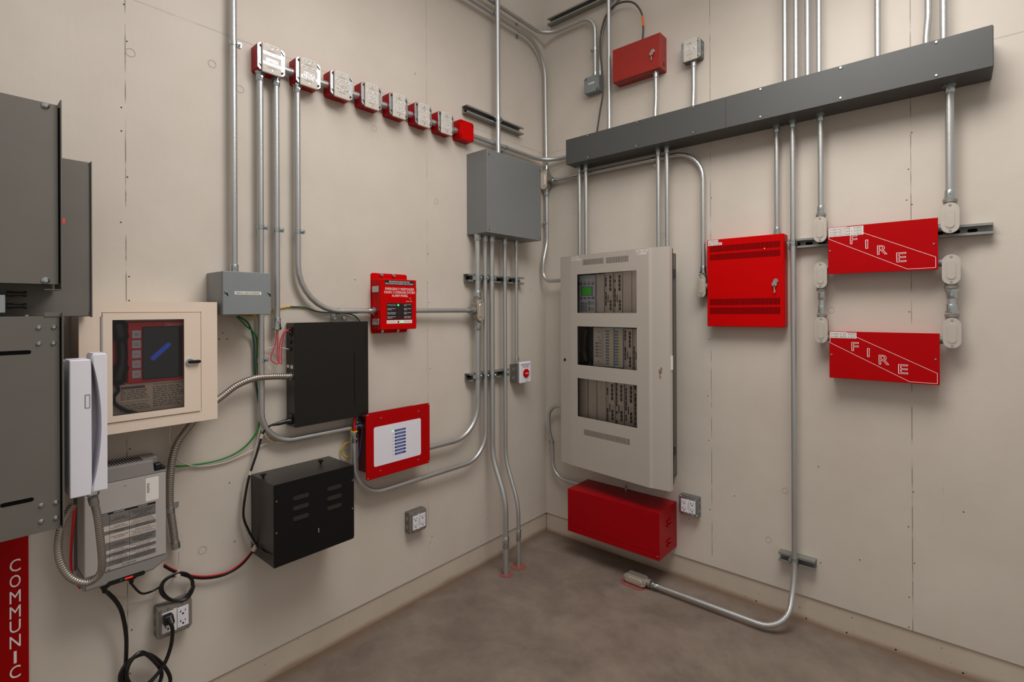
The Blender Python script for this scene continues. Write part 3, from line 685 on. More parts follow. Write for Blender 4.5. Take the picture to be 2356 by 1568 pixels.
connector(c, (u1189, 0.052, BZ0), (0, 0, -1), 0.0102); connector(c, (u1189, 0.052, zS), (0, 0, 1), 0.0102)
strut_clamp(c, (u1189, 0.052, l(1189, 643, 0.052)[2]), 0.0102, 0.041)
a, b = l(1078, 640, 0.041), l(1206, 644, 0.041)
strut_channel('strut channel under the big grey pull box, the upper of two behind its conduits', 'L', a[0], b[0], (a[2] + b[2]) / 2)
a, b = l(1081, 868, 0.041), l(1174, 856, 0.041)
strut_channel('strut channel level with the emergency button, the lower of two behind the conduits', 'L', a[0], b[0], (a[2] + b[2]) / 2)
# conduit with strut above the big box
u1144 = l(1145, 150, 0.056)[0]; a, b = l(1075, 263, 0.041), l(1205, 302, 0.041)
c = conduit('straight conduit coming down from above into the big grey pull box', 'L', [(u1144, 0.056, TOP), (u1144, 0.056, BZ1)], 0.0145)
strut_clamp(c, (u1144, 0.056, l(1146, 273, 0.056)[2]), 0.0145, 0.041)
strut_channel('strut channel above the big grey pull box with one pipe clamped to it', 'L', a[0], b[0], 2.512, 0.041, 0.041)
# around-the-corner conduits (frame of wall_right)
zR = 0.5 * (l(1120, 331, 0.03)[2] + r(1290, 358, 0.03)[2])
c = conduit('conduit running from the plain red box round the corner into the long grey wireway', 'R', [l2r((-0.7025, 0.03, zR)), (0.03, 0.03, zR), (0.277, 0.03, zR)], 0.0125, bend=0.13)
strap(c, l2r((l(1163, 347, .03)[0], 0.03, zR)), (0, 1, 0), 0.0125, wu=True)
zL1 = l(1195, 70, 0.03)[2]; z0b = r(1257, 392, 0.035)[2]; zb0, zb1 = r(1257, 440, 0.035)[2], r(1257, 392, 0.035)[2]
uc = r(1257, 300, 0.035)[0]
c = conduit('lower of two high conduits, turning down the corner to a cast fitting', 'R', [l2r((-1.5, 0.03, TOP)), l2r((-1.5, 0.03, zL1)), (0.03, 0.036, zL1), (uc, 0.035, zb1)], 0.0115, bend=[0.12, 0.2])
strap(c, l2r((l(1197, 72, .03)[0], 0.03, zL1)), (0, 1, 0), 0.0115, wu=True)
connector(c, (uc, 0.035, zb1), (0, 0, 1), 0.0115)
zL2 = 0.5 * (l(1195, 47, 0.03)[2] + r(1320, 52, 0.03)[2]); u1368 = r(1369, 110, 0.03)[0]
c = conduit('upper of two high conduits, rounding the corner to the small grey box', 'R', [l2r((-1.42, 0.03, TOP)), l2r((-1.42, 0.03, zL2)), (0.03, 0.03, zL2), (u1368, 0.03, zL2), (u1368, 0.03, 2.808)], 0.0115, bend=[0.12, 0.11, 0.1])
strap(c, l2r((l(1196, 46, .03)[0], 0.03, zL2)), (0, 1, 0), 0.0115, wu=True)
connector(c, (u1368, 0.03, 2.808), (0, 0, 1), 0.0115); wall_clamp(c, (u1368, 0.03, r(1368, 114, 0.03)[2]), (0, 0, 1), 0.0115, (-1, 0, 0))
conduit_body('cast fitting low in the corner beside the big grey pull box', 'R', uc - 0.002, (zb0 + zb1) / 2, 0.01, 0.046, zb1 - zb0 - 0.014, 0.05, [('z', 1, 0.02, 0.0115), ('z', -1, 0.02, 0.0115), ('u', 1, 0.03, 0.0115)])
zH = 0.5 * (r(1310, 404, 0.03)[2] + r(1490, 375, 0.03)[2]); u1618 = r(1617.5, 520, 0.035)[0]; zh0 = r(1617, 628, 0.035)[2]
c = conduit('conduit from the corner fitting passing under the wireway to the vented red cabinet', 'R', [(uc + 0.05, 0.033, zH), (u1618, 0.033, zH), (u1618, 0.035, zh0)], 0.0118, bend=0.15)
connector(c, (uc + 0.05, 0.033, zH), (1, 0, 0), 0.0118); connector(c, (u1618, 0.035, zh0), (0, 0, 1), 0.0118)
for px in (1327, 1503): strap(c, (r(px, 400 if px < 1400 else 372, .033)[0], 0.033, zH), (1, 0, 0), 0.0118)
zP1 = r(1290, 645, 0.075)[2]; zK = r(1256, 560, 0.035)[2]
c = conduit('conduit dropping down the corner and curving into the fire alarm cabinet', 'R', [(uc, 0.035, zb0), (uc, 0.035, zK), (uc, 0.075, zK - 0.12), (uc, 0.075, zP1), (0.312, 0.075, zP1)], 0.0115, bend=[0.2, 0.2, 0.11])
connector(c, (uc, 0.035, zb0), (0, 0, -1), 0.0115); wall_clamp(c, (uc, 0.036, r(1257, 513, 0.035)[2]), (0, 0, 1), 0.0115, (-1, 0, 0))
za, zb_ = r(1290, 934, 0.06)[2], r(1318, 1110, 0.06)[2]; ua, ub = r(1263, 985, 0.06)[0], r(1268, 1045, 0.06)[0]
c = conduit('small bent conduit linking the fire alarm cabinet to the red battery box', 'R', [(0.312, 0.06, za), (ua, 0.06, za), (ua, 0.06, za - 0.16), (ub, 0.045, za - 0.24), (ub, 0.045, zb_), (0.32, 0.06, zb_)], 0.0115, bend=[0.09, 0.2, 0.2, 0.1])
wall_clamp(c, (ub, 0.046, r(1266, 1016, 0.05)[2]), (0, 0, 1), 0.0115, (-1, 0, 0))

# ---- ERRCS grounding box
def cabinet(root, u0, u1, z0, z1, d, m, bev=0.003, lid=0.0, name='box', lm=None, over=0.0):
    b = part(name, MB().box(u0, u1, 0.0, d - lid, z0, z1, bev), m, root)
    if lid: return b, part('lid', MB().box(u0 - over, u1 + over, d - lid + 0.0006, d, z0 - over, z1 + over, 0.002), lm or m, root)
    return b, None
t = thing('junction_box', 'grey box lettered ERRCS GROUNDING at the foot of a tall conduit', 'junction box', 'L', (-1.9, 0, 1.419))
b, lid = cabinet(t, -1.983, -1.824, 1.419, 1.5665, 0.152, M['grey_box'], 0.003, 0.012)
tag('ERRCS GROUNDING', l(540, 680, .152)[0], l(601, 680, .152)[0], 1.488, 1.499, 0.1522, lid)
part('lid_screw', screws(MB(), [(-1.974, 1.497), (-1.832, 1.497)], 0.152, 0.005, 0.004), M['zinc'], lid)
part('lid_slot', [MB().prism([(-1.974, 1.494), (-1.970, 1.496), (-1.966, 1.484), (-1.969, 1.482)], 0.152, 0.1524), MB().prism([(-1.832, 1.494), (-1.828, 1.496), (-1.824, 1.484), (-1.827, 1.482)], 0.152, 0.1524)], M['dark'], lid)

# ---- big grey pull box
t = thing('pull_box', 'big plain grey pull box in the corner with five conduits below it', 'pull box', 'L', (-0.47, 0, BZ0))
b, lid = cabinet(t, -0.703, -0.239, BZ0, BZ1, 0.153, M['grey'], 0.003, 0.014)
part('lid_slot', [MB().prism([(-0.690, 2.264), (-0.684, 2.266), (-0.684, 2.248), (-0.688, 2.247)], 0.153, 0.1534), MB().prism([(-0.690, 1.868), (-0.684, 1.870), (-0.684, 1.852), (-0.688, 1.851)], 0.153, 0.1534), MB().prism([(-0.252, 2.264), (-0.246, 2.266), (-0.246, 2.248), (-0.250, 2.247)], 0.153, 0.1534), MB().prism([(-0.252, 1.868), (-0.246, 1.870), (-0.246, 1.852), (-0.250, 1.851)], 0.153, 0.1534)], M['dark'], lid)
part('lid_screw', screws(MB(), [(-0.687, 2.258), (-0.687, 1.862), (-0.249, 2.258), (-0.249, 1.862)], 0.153, 0.0048, 0.003), M['zinc'], lid)

# ---- emergency power button
t = thing('emergency_button', 'white emergency power station with a red octagon button on a small metal box', 'push button', 'L', (-0.2, 0, 1.2))
h0 = l(1172.5, 858, 0)[0]; hz0, hz1 = l(1173, 879, 0.0)[2], l(1173, 837, 0.0)[2]
part('back_box', MB().box(h0, h0 + 0.075, 0, 0.062, hz0 + 0.004, hz1, 0.003), M['galv_dull'], t, 'small metal back box')
part('knockout', [MB().cyl((h0 - 0.0005, 0.03, hz0 + 0.03), (h0, 0.03, hz0 + 0.03), 0.011), MB().cyl((h0 - 0.0005, 0.03, hz0 + 0.08), (h0, 0.03, hz0 + 0.08), 0.011)], M['strut'], t)
e0, e1 = l(1197, 856, 0.078)[0], l(1222, 856, 0.078)[0]; ez0, ez1 = l(1210, 880, 0.078)[2], l(1210, 831.5, 0.078)[2]
cv = part('cover', MB().box(e0, e1, 0.062, 0.078, ez0, ez1, 0.005, 3), M['white'], t, 'white cover')
um, zm = (e0 + e1) / 2, (ez0 + ez1) / 2; eh = ez1 - ez0
text('EMERGENCY\nPOWER', e0 + 0.008, e1 - 0.006, ez1 - eh * 0.28, ez1 - eh * 0.10, 0.0784, M['ink'], cv)
btn = part('push_button', MB().prism([(um + 0.026 * math.cos(PI / 8 + k * PI / 4), zm - eh * 0.04 + 0.026 * math.sin(PI / 8 + k * PI / 4)) for k in range(8)], 0.078, 0.088, 'o', 0.003), M['red'], t, 'red octagonal button')
text('PUSH', um - 0.014, um + 0.014, zm - eh * 0.04 - 0.005, zm - eh * 0.04 + 0.005, 0.0884, M['wht'], btn)
text('LIFT', um - 0.002, um + 0.022, ez0 + 0.004, ez0 + 0.012, 0.0784, M['ink_g'], cv)

# ---- red alarm panel
t = thing('alarm_panel', 'red emergency responder radio coverage alarm panel with white lettering', 'alarm panel', 'L', (-1.21, 0, 1.327))
AU0, AU1, AZ0, AZ1, AO = -1.311, -1.111, 1.3445, 1.574, 0.078
part('back_plate', MB().prism([(-1.311, 1.334), (-1.304, 1.327), (-1.118, 1.327), (-1.111, 1.334), (-1.111, 1.596), (-1.118, 1.603), (-1.304, 1.603), (-1.311, 1.596)], 0.0, 0.006, 'o', 0.001), M['red'], t)
part('mount_bolt', screws(MB(), [(l(905, 634, .006)[0], l(905, 634, .006)[2]), (l(877, 632, .006)[0], l(877, 632, .006)[2]), (l(878, 766, .006)[0], 1.336), (l(914, 766, .006)[0], 1.336)], 0.006, 0.009, 0.008), M['zinc'], t)
part('box', MB().box(AU0 + 0.002, AU1 - 0.002, 0.006, 0.05, AZ0 + 0.002, AZ1 - 0.002, 0.003), M['red'], t)
ld = part('lid', MB().box(AU0, AU1, 0.0505, AO, AZ0, AZ1, 0.004), M['red'], t)
for zz in (1.527, 1.381):
    la = part('latch', MB().box(AU0 - 0.006, AU0 + 0.003, 0.02, 0.068, zz - 0.014, zz + 0.014, 0.002), M['zinc'], t, 'silver side latch')
    part('latch', MB().box(AU1 - 0.003, AU1 + 0.007, 0.04, 0.07, zz - 0.013, zz + 0.013, 0.002), M['zinc'], t, 'silver side latch')
W_, H_ = AU1 - AU0, AZ1 - AZ0
def fu(f): return AU0 + W_ * f
def fz(f): return AZ0 + H_ * f
o = AO + 0.0003
p = part('title_strip', MB().box(fu(.11), fu(.92), AO, o, fz(.882), fz(.975)), M['ink'], ld, 'black strip with small white print')
text('ERRCS DEDICATED ANNUNCIATOR PANEL\nBDA LOCATED IN SOUTH BASEMENT LEVEL B1 MH ROOM', fu(.13), fu(.90), fz(.895), fz(.965), o + 0.0003, M['wht'], p)
text('EMERGENCY RESPONDER\nRADIO COVERAGE SYSTEM\nALARM PANEL', fu(.10), fu(.95), fz(.65), fz(.83), o, M['wht'], ld)
part('test_button', MB().cyl((fu(.80), AO, fz(.615)), (fu(.80), AO + 0.004, fz(.615)), 0.0055), M['zinc'], ld, 'round silver test button')
text('Lamp Test', fu(.70), fu(.87), fz(.55), fz(.575), o, M['wht'], ld)
p = part('indicator_field', MB().box(fu(.16), fu(.865), AO, o, fz(.20), fz(.525)), M['ink'], ld, 'black field of lamps')
for k, (s1, s2) in enumerate((('AC input normal', 'Loss of normal AC\npower'), ('Loss of battery\ncapacity', 'Battery charger\nfailure'), ('Donor RF emitting\ndevice malfunction', 'Donor antenna\nfailure'), ('System component\nmalfunction', 'Active antenna\ndisconnection'))):
    zc_ = fz(.485 - k * 0.08)
    text(s1, fu(.18), fu(.40), zc_ - (.005 if '\n' in s1 else .003), zc_ + (.005 if '\n' in s1 else .003), o + 0.0003, M['wht'], p, align='LEFT'); text(s2, fu(.64), fu(.84), zc_ - .005, zc_ + .005, o + 0.0003, M['wht'], p, align='LEFT')
    part('lamp', MB().cyl((fu(.47), AO, zc_), (fu(.47), AO + .003, zc_), 0.004, n=10), M['led'] if k == 0 else M['maroon'], ld)
    part('lamp', MB().cyl((fu(.60), AO, zc_), (fu(.60), AO + .003, zc_), 0.004, n=10), M['maroon'], ld)
p = part('normal_strip', MB().box(fu(.16), fu(.865), AO, o, fz(.12), fz(.185)), M['label'], ld, 'white strip along the foot')
text('Panel mode fault', fu(.18), fu(.40), fz(.14), fz(.165), o + .0003, M['ink_g'], p); text('Panel normal', fu(.64), fu(.82), fz(.14), fz(.165), o + .0003, M['ink_g'], p)
part('lamp', MB().cyl((fu(.47), AO, fz(.152)), (fu(.47), AO + .003, fz(.152)), 0.004, n=10), M['maroon'], ld)
part('lamp', MB().cyl((fu(.58), AO, fz(.152)), (fu(.58), AO + .003, fz(.152)), 0.004, n=10), M['led'], ld)

# ---- flat black unit
t = thing('wall_unit', 'flat black electronics unit hung on two bolts beside the red alarm panel', 'electronics unit', 'L', (-1.53, 0, 0.977))
ZF0, ZF1 = 0.979, 1.384
part('chassis', MB().box(-1.700, -1.376, 0.004, 0.0715, ZF0, ZF1, 0.0015), M['black_s'], t)
fp = part('front_cover', MB().box(-1.700, -1.373, 0.072, 0.0745, ZF0 - 0.001, ZF1 + 0.001, 0.0008), M['black'], t, 'black front cover')
part('cover_groove', [MB().box(l(815, 850, .0745)[0], l(815, 850, .0745)[0] + 0.0025, 0.0745, 0.0748, ZF0 + 0.045, l(812, 811, .0745)[2]), MB().box(-1.385, -1.3835, 0.0745, 0.0748, l(840, 808, .0745)[2], ZF1 - 0.012)], M['dark'], fp)
part('cover_screw', screws(MB(), [(-1.693, 1.345), (-1.693, 1.175), (-1.693, 1.005), (-1.60, 1.378), (-1.44, 1.378), (-1.60, 0.986), (-1.44, 0.986), (-1.378, 1.365), (-1.378, 1.25)], 0.0745, 0.0028, 0.0012), M['black_s'], fp)
br_ = part('hanger', MB().box(l(760, 735, 0)[0], l(797, 735, 0)[0], 0.0, 0.005, ZF1 - 0.01, l(775, 724, 0)[2], 0.001), M['strut'], t, 'steel hanger tab')
part('mount_bolt', screws(MB(), [(l(767, 731, 0)[0], l(767, 731, 0)[2]), (l(789, 731, 0)[0], l(789, 731, 0)[2])], 0.005, 0.0095, 0.006), M['zinc'], br_)
sock = [MB().cyl((-1.701, 0.04, l(667, y, 0.04)[2]), (-1.7035, 0.04, l(667, y, 0.04)[2]), 0.008, n=14) for y in (770, 786, 803)]
sock += [MB().box(-1.7035, -1.7, 0.022, 0.056, 1.338, 1.368), MB().box(-1.704, -1.7, 0.02, 0.058, 0.99, 1.03)]
part('socket', sock, M['black_p'], t)
part('terminal', [MB().box(-1.7025, -1.7, 0.012, 0.026, 1.208, 1.219), MB().box(-1.7025, -1.7, 0.042, 0.058, 1.206, 1.219)], M['label'], t, 'white terminal labels on the side')

# ---- red annunciator with white field
t = thing('annunciator', 'red framed annunciator with a white field of eight blue bars', 'annunciator', 'L', (-1.23, 0, 0.70))
part('back_box', MB().box(-1.378, -1.08, 0.0, 0.0975, 0.722, 0.968, 0.002), M['maroon'], t, 'dark red back box')
pl = part('face_plate', MB().prism(octo(-1.403, -1.053, 0.701, 0.9885, 0.007), 0.098, 0.1015, 'o', 0.0008), M['red_d'], t)
part('plate_screw', screws(MB(), [(-1.395, 0.981), (-1.061, 0.981), (-1.395, 0.709), (-1.061, 0.709)] + [(l(x, y, .1)[0], l(x, y, .1)[2]) for x, y in ((875.5, 961), (962, 945), (875, 1081.5), (961.5, 1057))], 0.1015, 0.004, 0.002), M['zinc'], pl)
a, b = l(860, 983, .102), l(968.5, 1046.5, .102); wz0 = 0.5 * (l(860, 1073, .102)[2] + b[2]); wz1 = 0.5 * (a[2] + l(969, 960.7, .102)[2])
wf = part('white_field', MB().prism(octo(a[0], b[0], wz0, wz1, 0.006), 0.1015, 0.1022), M['white'], t, 'white rounded field')
ba, bb = l(908, 990, .103)[0], l(934, 985, .103)[0]; bz1 = l(920, 988, .103)[2]; bz0 = l(920, 1041, .103)[2]
for k in range(8):
    zc_ = bz1 + (bz0 - bz1) * k / 7
    bar = part('blue_bar', MB().prism(laid(stadium((ba + bb) / 2, zc_, 0.0088, bb - ba, 5), (ba + bb) / 2, zc_), 0.1022, 0.1026), M['blue'], wf)
    print_lines(ba + 0.010, bb - 0.008, zc_ - 0.0022, zc_ + 0.0022, 1, 0.1028, M['ups_l'], bar)
    part('lamp', MB().cyl((ba - 0.009, 0.1022, zc_), (ba - 0.009, 0.103, zc_), 0.0035 if k == 0 else 0.0018, n=10), M['led'] if k == 0 else M['ink_l'], wf)

# ---- black louvered battery box
t = thing('battery_box', 'black sheet steel battery box with six louvers on its front', 'battery box', 'L', (-1.68, 0, 0.524))
LU0, LU1, LZ0, LZ1, LO = -1.835, -1.518, 0.524, 0.816, 0.193
part('body', MB().box(LU0, LU1, 0.0, LO - 0.003, LZ0, LZ1, 0.001), M['black_s'], t)
fp = part('front_panel', MB().prism([(LU0, LZ0), (LU1 - 0.006, LZ0), (LU1, LZ0 + 0.008), (LU1, LZ1), (LU0, LZ1)], LO - 0.0025, LO, 'o', 0.0008), M['black_f'], t)
for px, py in ((692, 1142), (692, 1165), (692, 1189), (769, 1121), (769, 1143), (769, 1165)):
    q = l(px, py, LO)
    part('louver', MB().prism(laid(stadium(q[0], q[2], 0.017, 0.062, 6), q[0], q[2]), LO, LO + 0.004, 'o', 0.003), M['black_s'], fp)
part('front_screw', screws(MB(), [(l(x, y, LO)[0], l(x, y, LO)[2]) for x, y in ((636, 1153), (636, 1226), (811, 1104), (811, 1169))], LO, 0.0035, 0.002), M['zinc'], fp)
q = l(732, 1219, LO); part('front_latch', MB().box(q[0] - 0.003, q[0] + 0.003, LO, LO + 0.006, q[2] - 0.008, q[2] + 0.008, 0.002), M['zinc'], fp, 'small silver latch')
for px, py in ((605.5, 1082), (738, 1052)):
    d = ray(px, py); s = (LZ1 - CAM[2]) / d[2]; q = CAM + d * s; o_ = 0.075
    uu = l(px, py, o_)[0]
    part('thumb_screw', MB().cyl((uu, o_, LZ1), (uu, o_, LZ1 + 0.008), 0.0045, n=8).tube([(uu, o_, LZ1 + 0.008), (uu, o_, LZ1 + 0.010), (uu, o_, LZ1 + 0.014), (uu, o_, LZ1 + 0.016)], [0.008, 0.011, 0.011, 0.007], 14), M['black_p'], t, 'black thumb screw')

# ---- outlet boxes
def slot_set(mb, u, z, k=1.0):
    mb.box(u - 0.007 * k, u - 0.005 * k, 0, 1, z - 0.001, z + 0.005) if False else None
def outlet(label, wall, u0, z0, d, s=0.1, band=None, rot=0, mark=''):
    t = thing('outlet_box', label, 'power outlet', wall, (u0 + s / 2, 0, z0), 'outlet boxes')
    part('box', MB().box(u0, u0 + s, 0.0, d - 0.009, z0, z0 + s, 0.004), M['galv_dull'], t)
    kn = []
    for k in (0.3, 0.7):
        kn.append(MB().cyl((u0 - 0.0005, d * 0.4, z0 + s * k), (u0, d * 0.4, z0 + s * k), 0.010)); kn.append(MB().cyl((u0 + s + 0.0005, d * 0.4, z0 + s * k), (u0 + s, d * 0.4, z0 + s * k), 0.010))
    part('knockout', kn, M['strut'], t)
    cv = part('cover', MB().prism(octo(u0 - 0.001, u0 + s + 0.001, z0 - 0.001, z0 + s + 0.001, 0.009), d - 0.009, d - 0.005, 'o', 0.001).prism(octo(u0 + 0.006, u0 + s - 0.006, z0 + 0.006, z0 + s - 0.006, 0.01), d - 0.005, d, 'o', 0.002), M['galv'] if wall == 'R' else M['cast'], t, 'raised metal cover')
    part('cover_screw', screws(MB(), [(u0 + 0.008, z0 + s - 0.008), (u0 + s - 0.008, z0 + 0.008)], d - 0.005, 0.005, 0.004) + screws(MB(), [(u0 + s * fx, z0 + s * fz_) for fx in (.3, .72) for fz_ in (.07, .93)], d, 0.003, 0.002), M['zinc'], cv)
    for f in (0.29, 0.72):
        uc_ = u0 + s * f
        rc = part('receptacle', MB().box(uc_ - 0.0165, uc_ + 0.0165, d, d + 0.003, z0 + s * .17, z0 + s * .83, 0.001), M['white'], t, 'white double receptacle')
        sl = MB()
        for zz in (z0 + s * .34, z0 + s * .66):
            sl.box(uc_ - 0.0075, uc_ - 0.0055, d + 0.003, d + 0.0033, zz - 0.001, zz + 0.007).box(uc_ - 0.011, uc_ - 0.0055, d + 0.003, d + 0.0033, zz + 0.002, zz + 0.0038).box(uc_ + 0.0055, uc_ + 0.0075, d + 0.003, d + 0.0033, zz, zz + 0.007)
            sl.cyl((uc_, d + 0.003, zz - 0.006), (uc_, d + 0.0033, zz - 0.006), 0.0032, n=10)
        part('slots', sl, M['ink'], rc)
    if band:
        b = part('label_strip', MB().box(u0 + s * .455, u0 + s * .545, d, d + 0.0006, z0 + s * .14, z0 + s * .86), M['label'], t)
        if band.strip(): text(band, u0 + s * .475, u0 + s * .525, z0 + s * .35, z0 + s * .65, d + 0.0009, M['ink_g'], b, rot=True)
    return t
outlet('outlet box on the wall under the red and white annunciator', 'L', -1.126, 0.362, 0.045, 0.1, 'EPL01-8')
outlet('outlet box with a black plug in it, low under the grey inverter charger', 'L', -2.146, 0.360, 0.046, 0.1, ' ')
outlet('outlet box beside the red battery box under the fire alarm cabinet', 'R', 0.907, 0.359, 0.045, 0.1, 'EPL01-8')

# ---- beige cabinet with glazed door
t = thing('phone_cabinet', 'beige wall cabinet with a glazed door showing a red emergency call unit', 'cabinet', 'L', (-2.17, 0, 1.07))
BU0, BU1, B0, B1, BO = -2.353, -1.995, 1.071, 1.4615, 0.135
part('body', MB().holed(BU0 + 0.002, BU1 - 0.002, B0 + 0.002, B1 - 0.002, 0.03, BO - 0.003, [(-2.29, -2.065, 1.115, 1.42)]).box(BU0 + 0.002, BU1 - 0.002, 0.0, 0.03, B0 + 0.002, B1 - 0.002), M['beige'], t)
d0, d1 = l(237, 860, BO + .004)[0], l(462, 830, BO + .004)[0]; dz1 = l(462, 718, BO)[2] - 0.001; dz0 = l(462, 943.5, BO)[2]
part('trim_frame', MB().holed(BU0, BU1, B0, B1, BO - 0.003, BO, [(d0 - 0.003, d1 + 0.003, dz0 - 0.003, dz1 + 0.003)]), M['beige'], t)
part('door_gap', MB().holed(d0 - 0.003, d1 + 0.003, dz0 - 0.003, dz1 + 0.003, BO - 0.005, BO - 0.0032, [(d0 + 0.02, d1 - 0.02, dz0 + .02, dz1 - 0.02)]), M['ink_g'], t)
g0, g1 = l(259, 840, BO + .004)[0], l(424, 840, BO + .004)[0]; gz1 = l(424, 733.5, BO)[2]; gz0 = 0.5 * (l(424, 935.5, BO)[2] + l(262, 957, BO)[2])
dr = part('door', MB().holed(d0, d1, dz0, dz1, BO - 0.002, BO + 0.004, [(g0, g1, gz0, gz1)]), M['beige'], t)
part('pane', MB().quad(g0 - 0.002, g1 + 0.002, gz0 - 0.002, gz1 + 0.002, BO + 0.0005), M['glass_b'], dr, 'clear pane')
part('hinge', MB().cyl((d0 - 0.002, BO + 0.001, dz0 + .02), (d0 - 0.002, BO + 0.001, dz1 - .01), 0.003), M['ups_l'], dr)
q = l(441, 832, BO + .01)
part('latch', MB().cyl((q[0] - .004, BO + .004, q[2]), (q[0] - .004, BO + .010, q[2]), 0.011), M['zinc'], dr, 'round silver latch seat')
part('latch_handle', MB().prism(laid(stadium(q[0] + .008, q[2], 0.010, 0.036, 5), q[0] + .008, q[2]), BO + .010, BO + .018, 'o', 0.003), M['black_p'], dr, 'black turn handle')
IO = 0.095   # inner panel depth
part('instruction_card', MB().box(-2.32, -2.03, 0.031, IO - 0.006, 1.10, 1.43), M['paper'], t, 'printed instruction card')
card = [o for o in t.children if o.name.startswith('instruction_card')][0]
oc = IO - 0.0056
a = l(278, 892, IO)[0]; m_ = l(353, 890, IO)[0]; e_ = l(426, 890, IO)[0]
zt = l(300, 893, IO)[2]
hb = part('heading_bar', MB().box(a + .002, a + .062, oc, oc + .0004, zt - .002, zt + .005), M['ink'], card)
text('Operating Instructions', a + .004, a + .060, zt - .0005, zt + .0035, oc + .0006, M['wht'], hb)
print_lines(a, m_ - .004, zt - .036, zt - .004, 6, oc, M['ink_g'], card)
text('How to Program Your Call Communicator', a, m_ - 0.012, zt - .046, zt - .041, oc, M['ink'], card)
print_lines(a, m_ - .004, zt - .068, zt - .048, 4, oc, M['ink_g'], card)
text('Calling In: Call Box from Call Communicator', m_, e_, zt + .002, zt + .007, oc, M['ink'], card)
print_lines(m_, e_, zt - .066, zt, 11, oc, M['ink_g'], card)
RU0, RU1 = l(293, 800, IO + .015)[0], l(430, 800, IO + .015)[0]; RZ0_, RZ1_ = l(300, 883, IO + .015)[2], l(400, 738, IO + .015)[2]
ru = part('call_unit', MB().box(RU0, RU1, 0.031, IO + .014, RZ0_, RZ1_, 0.004).box(RU0 - 0.055, RU0, 0.031, IO - .004, RZ0_ - 0.004, RZ0_ + 0.14, 0.003), M['red_in'], t, 'red call unit with five buttons and a dark screen')
S0, S1 = l(330, 800, IO + .015)[0], l(417, 800, IO + .015)[0]; SZ0, SZ1 = l(372, 868, IO + .015)[2], l(372, 752, IO + .015)[2]
sc_ = part('screen', MB().box(S0, S1, IO + .014, IO + .0155, SZ0, SZ1, 0.001), M['screen'], ru, 'dark display screen')
part('screen_bezel', MB().holed(S0 - .003, S1 + .003, SZ0 - .003, SZ1 + .003, IO + .014, IO + .0165, [(S0, S1, SZ0, SZ1)]), M['black_p'], ru)
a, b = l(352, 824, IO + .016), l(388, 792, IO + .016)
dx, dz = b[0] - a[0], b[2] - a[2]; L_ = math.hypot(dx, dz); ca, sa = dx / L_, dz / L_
part('screen_reflection', MB().prism([(a[0] + q[0] * ca - q[1] * sa, a[2] + q[0] * sa + q[1] * ca) for q in laid(stadium(0, 0, 0.014, L_ + 0.012, 6), -L_ / 2 + L_ / 2, 0)] if False else [((a[0] + b[0]) / 2 + (q[1] * ca - q[0] * sa), (a[2] + b[2]) / 2 + (q[1] * sa + q[0] * ca)) for q in stadium(0, 0, 0.014, L_ + 0.012, 6)], IO + .0155, IO + .0159), M['blue_refl'], sc_, 'blue lit mark across the screen')
for k, y in enumerate((769, 792, 815, 838, 861)):
    a, b = l(303, y, IO + .016), l(324.5, y, IO + .016)
    bt = part('call_button', MB().box(a[0], b[0], IO + .014, IO + .018, a[2] - .0125, a[2] + .0125, 0.002), M['white'], ru, 'white oblong button')
    text(['EMERGENCY\nINTERNAL', 'EMERGENCY\nEXTERNAL', 'END CALL', 'HANDS FREE', 'ANSWER'][k], a[0] + .006, b[0] - .006, a[2] - (.004 if k < 2 else .002), a[2] + (.004 if k < 2 else .002), IO + .0183, M['ink_g'], bt)
text('CALL COMM', l(380, 745, IO + .015)[0], RU1 - 0.002, l(380, 749, IO + .015)[2], l(380, 743.5, IO + .015)[2], IO + .0145, M['wht'], ru)
hs_ = [l(x, y, IO + .01) for x, y in ((274, 752), (280, 790), (281, 830), (272, 868))]
part('handset', MB().tube(spline(hs_, 6), [0.020 if k < 5 or k > 13 else 0.014 for k in range(19)], 12).ball(hs_[0], 0.024, (1, .8, 1)).ball(hs_[3], 0.024, (1, .8, 1)), M['black_p'], t, 'black telephone handset behind the pane')
cp, cr = ribbed([l(264, 876, IO + .012), l(272, 897, IO + .012), l(262, 912, IO + .012), l(264, 927, IO + .012), l(285, 942, IO + .012), l(314, 950, IO + .012)], 0.0055, 0.0045)
part('coiled_cord', MB().tube(cp, cr, 8), M['black_p'], t, 'black coiled cord')

# ---- grey inverter charger
t = thing('inverter_charger', 'light and dark grey wall inverter charger with a printed fault table', 'inverter', 'L', (-2.24, 0, 0.63))
UO = 0.115
U0, U1 = l(193, 1250, UO)[0], l(383, 1180, UO)[0]
def ul(x, y, o=UO): return l(x, y, o)
UZ0 = 0.5 * (ul(200, 1363)[2] + ul(379, 1300)[2]); UZ1 = ul(376, 1062)[2]; mz = ul(365, 1087)[2]; bz = ul(360, 1279)[2]
part('body', MB().box(U0, U1, 0.012, UO, bz - 0.002, mz + 0.002, 0.005), M['ups_l'], t)
part('back_plate', MB().box(U0 - 0.006, U1 - 0.02, 0.0, 0.011, UZ0 + .03, UZ1 - .03), M['galv_dull'], t)
nu = ul(353, 1090)[0]; nz = ul(365, 1084)[2]
cap = part('top_cap', MB().prism([(U0 - .001, mz), (U1 + .001, mz), (U1 + .001, nz), (nu, nz), (nu, UZ1 + 0.012), (U0 - .001, UZ1 + .012)], 0.010, UO + .001, 'o', 0.008, 3).box(nu - 0.002, U1 - .012, 0.010, UO - .045, nz, UZ1 + 0.012, 0.004), M['ups_m'], t, 'mid grey top cap with a vent grille')
gv = MB()
for k in range(20):
    uu = U0 + 0.015 + k * 0.0068; gv.box(uu, uu + 0.0028, 0.035, UO - .022, UZ1 + 0.0118, UZ1 + 0.0126)
part('vent_slots', gv, M['dark'], cap)
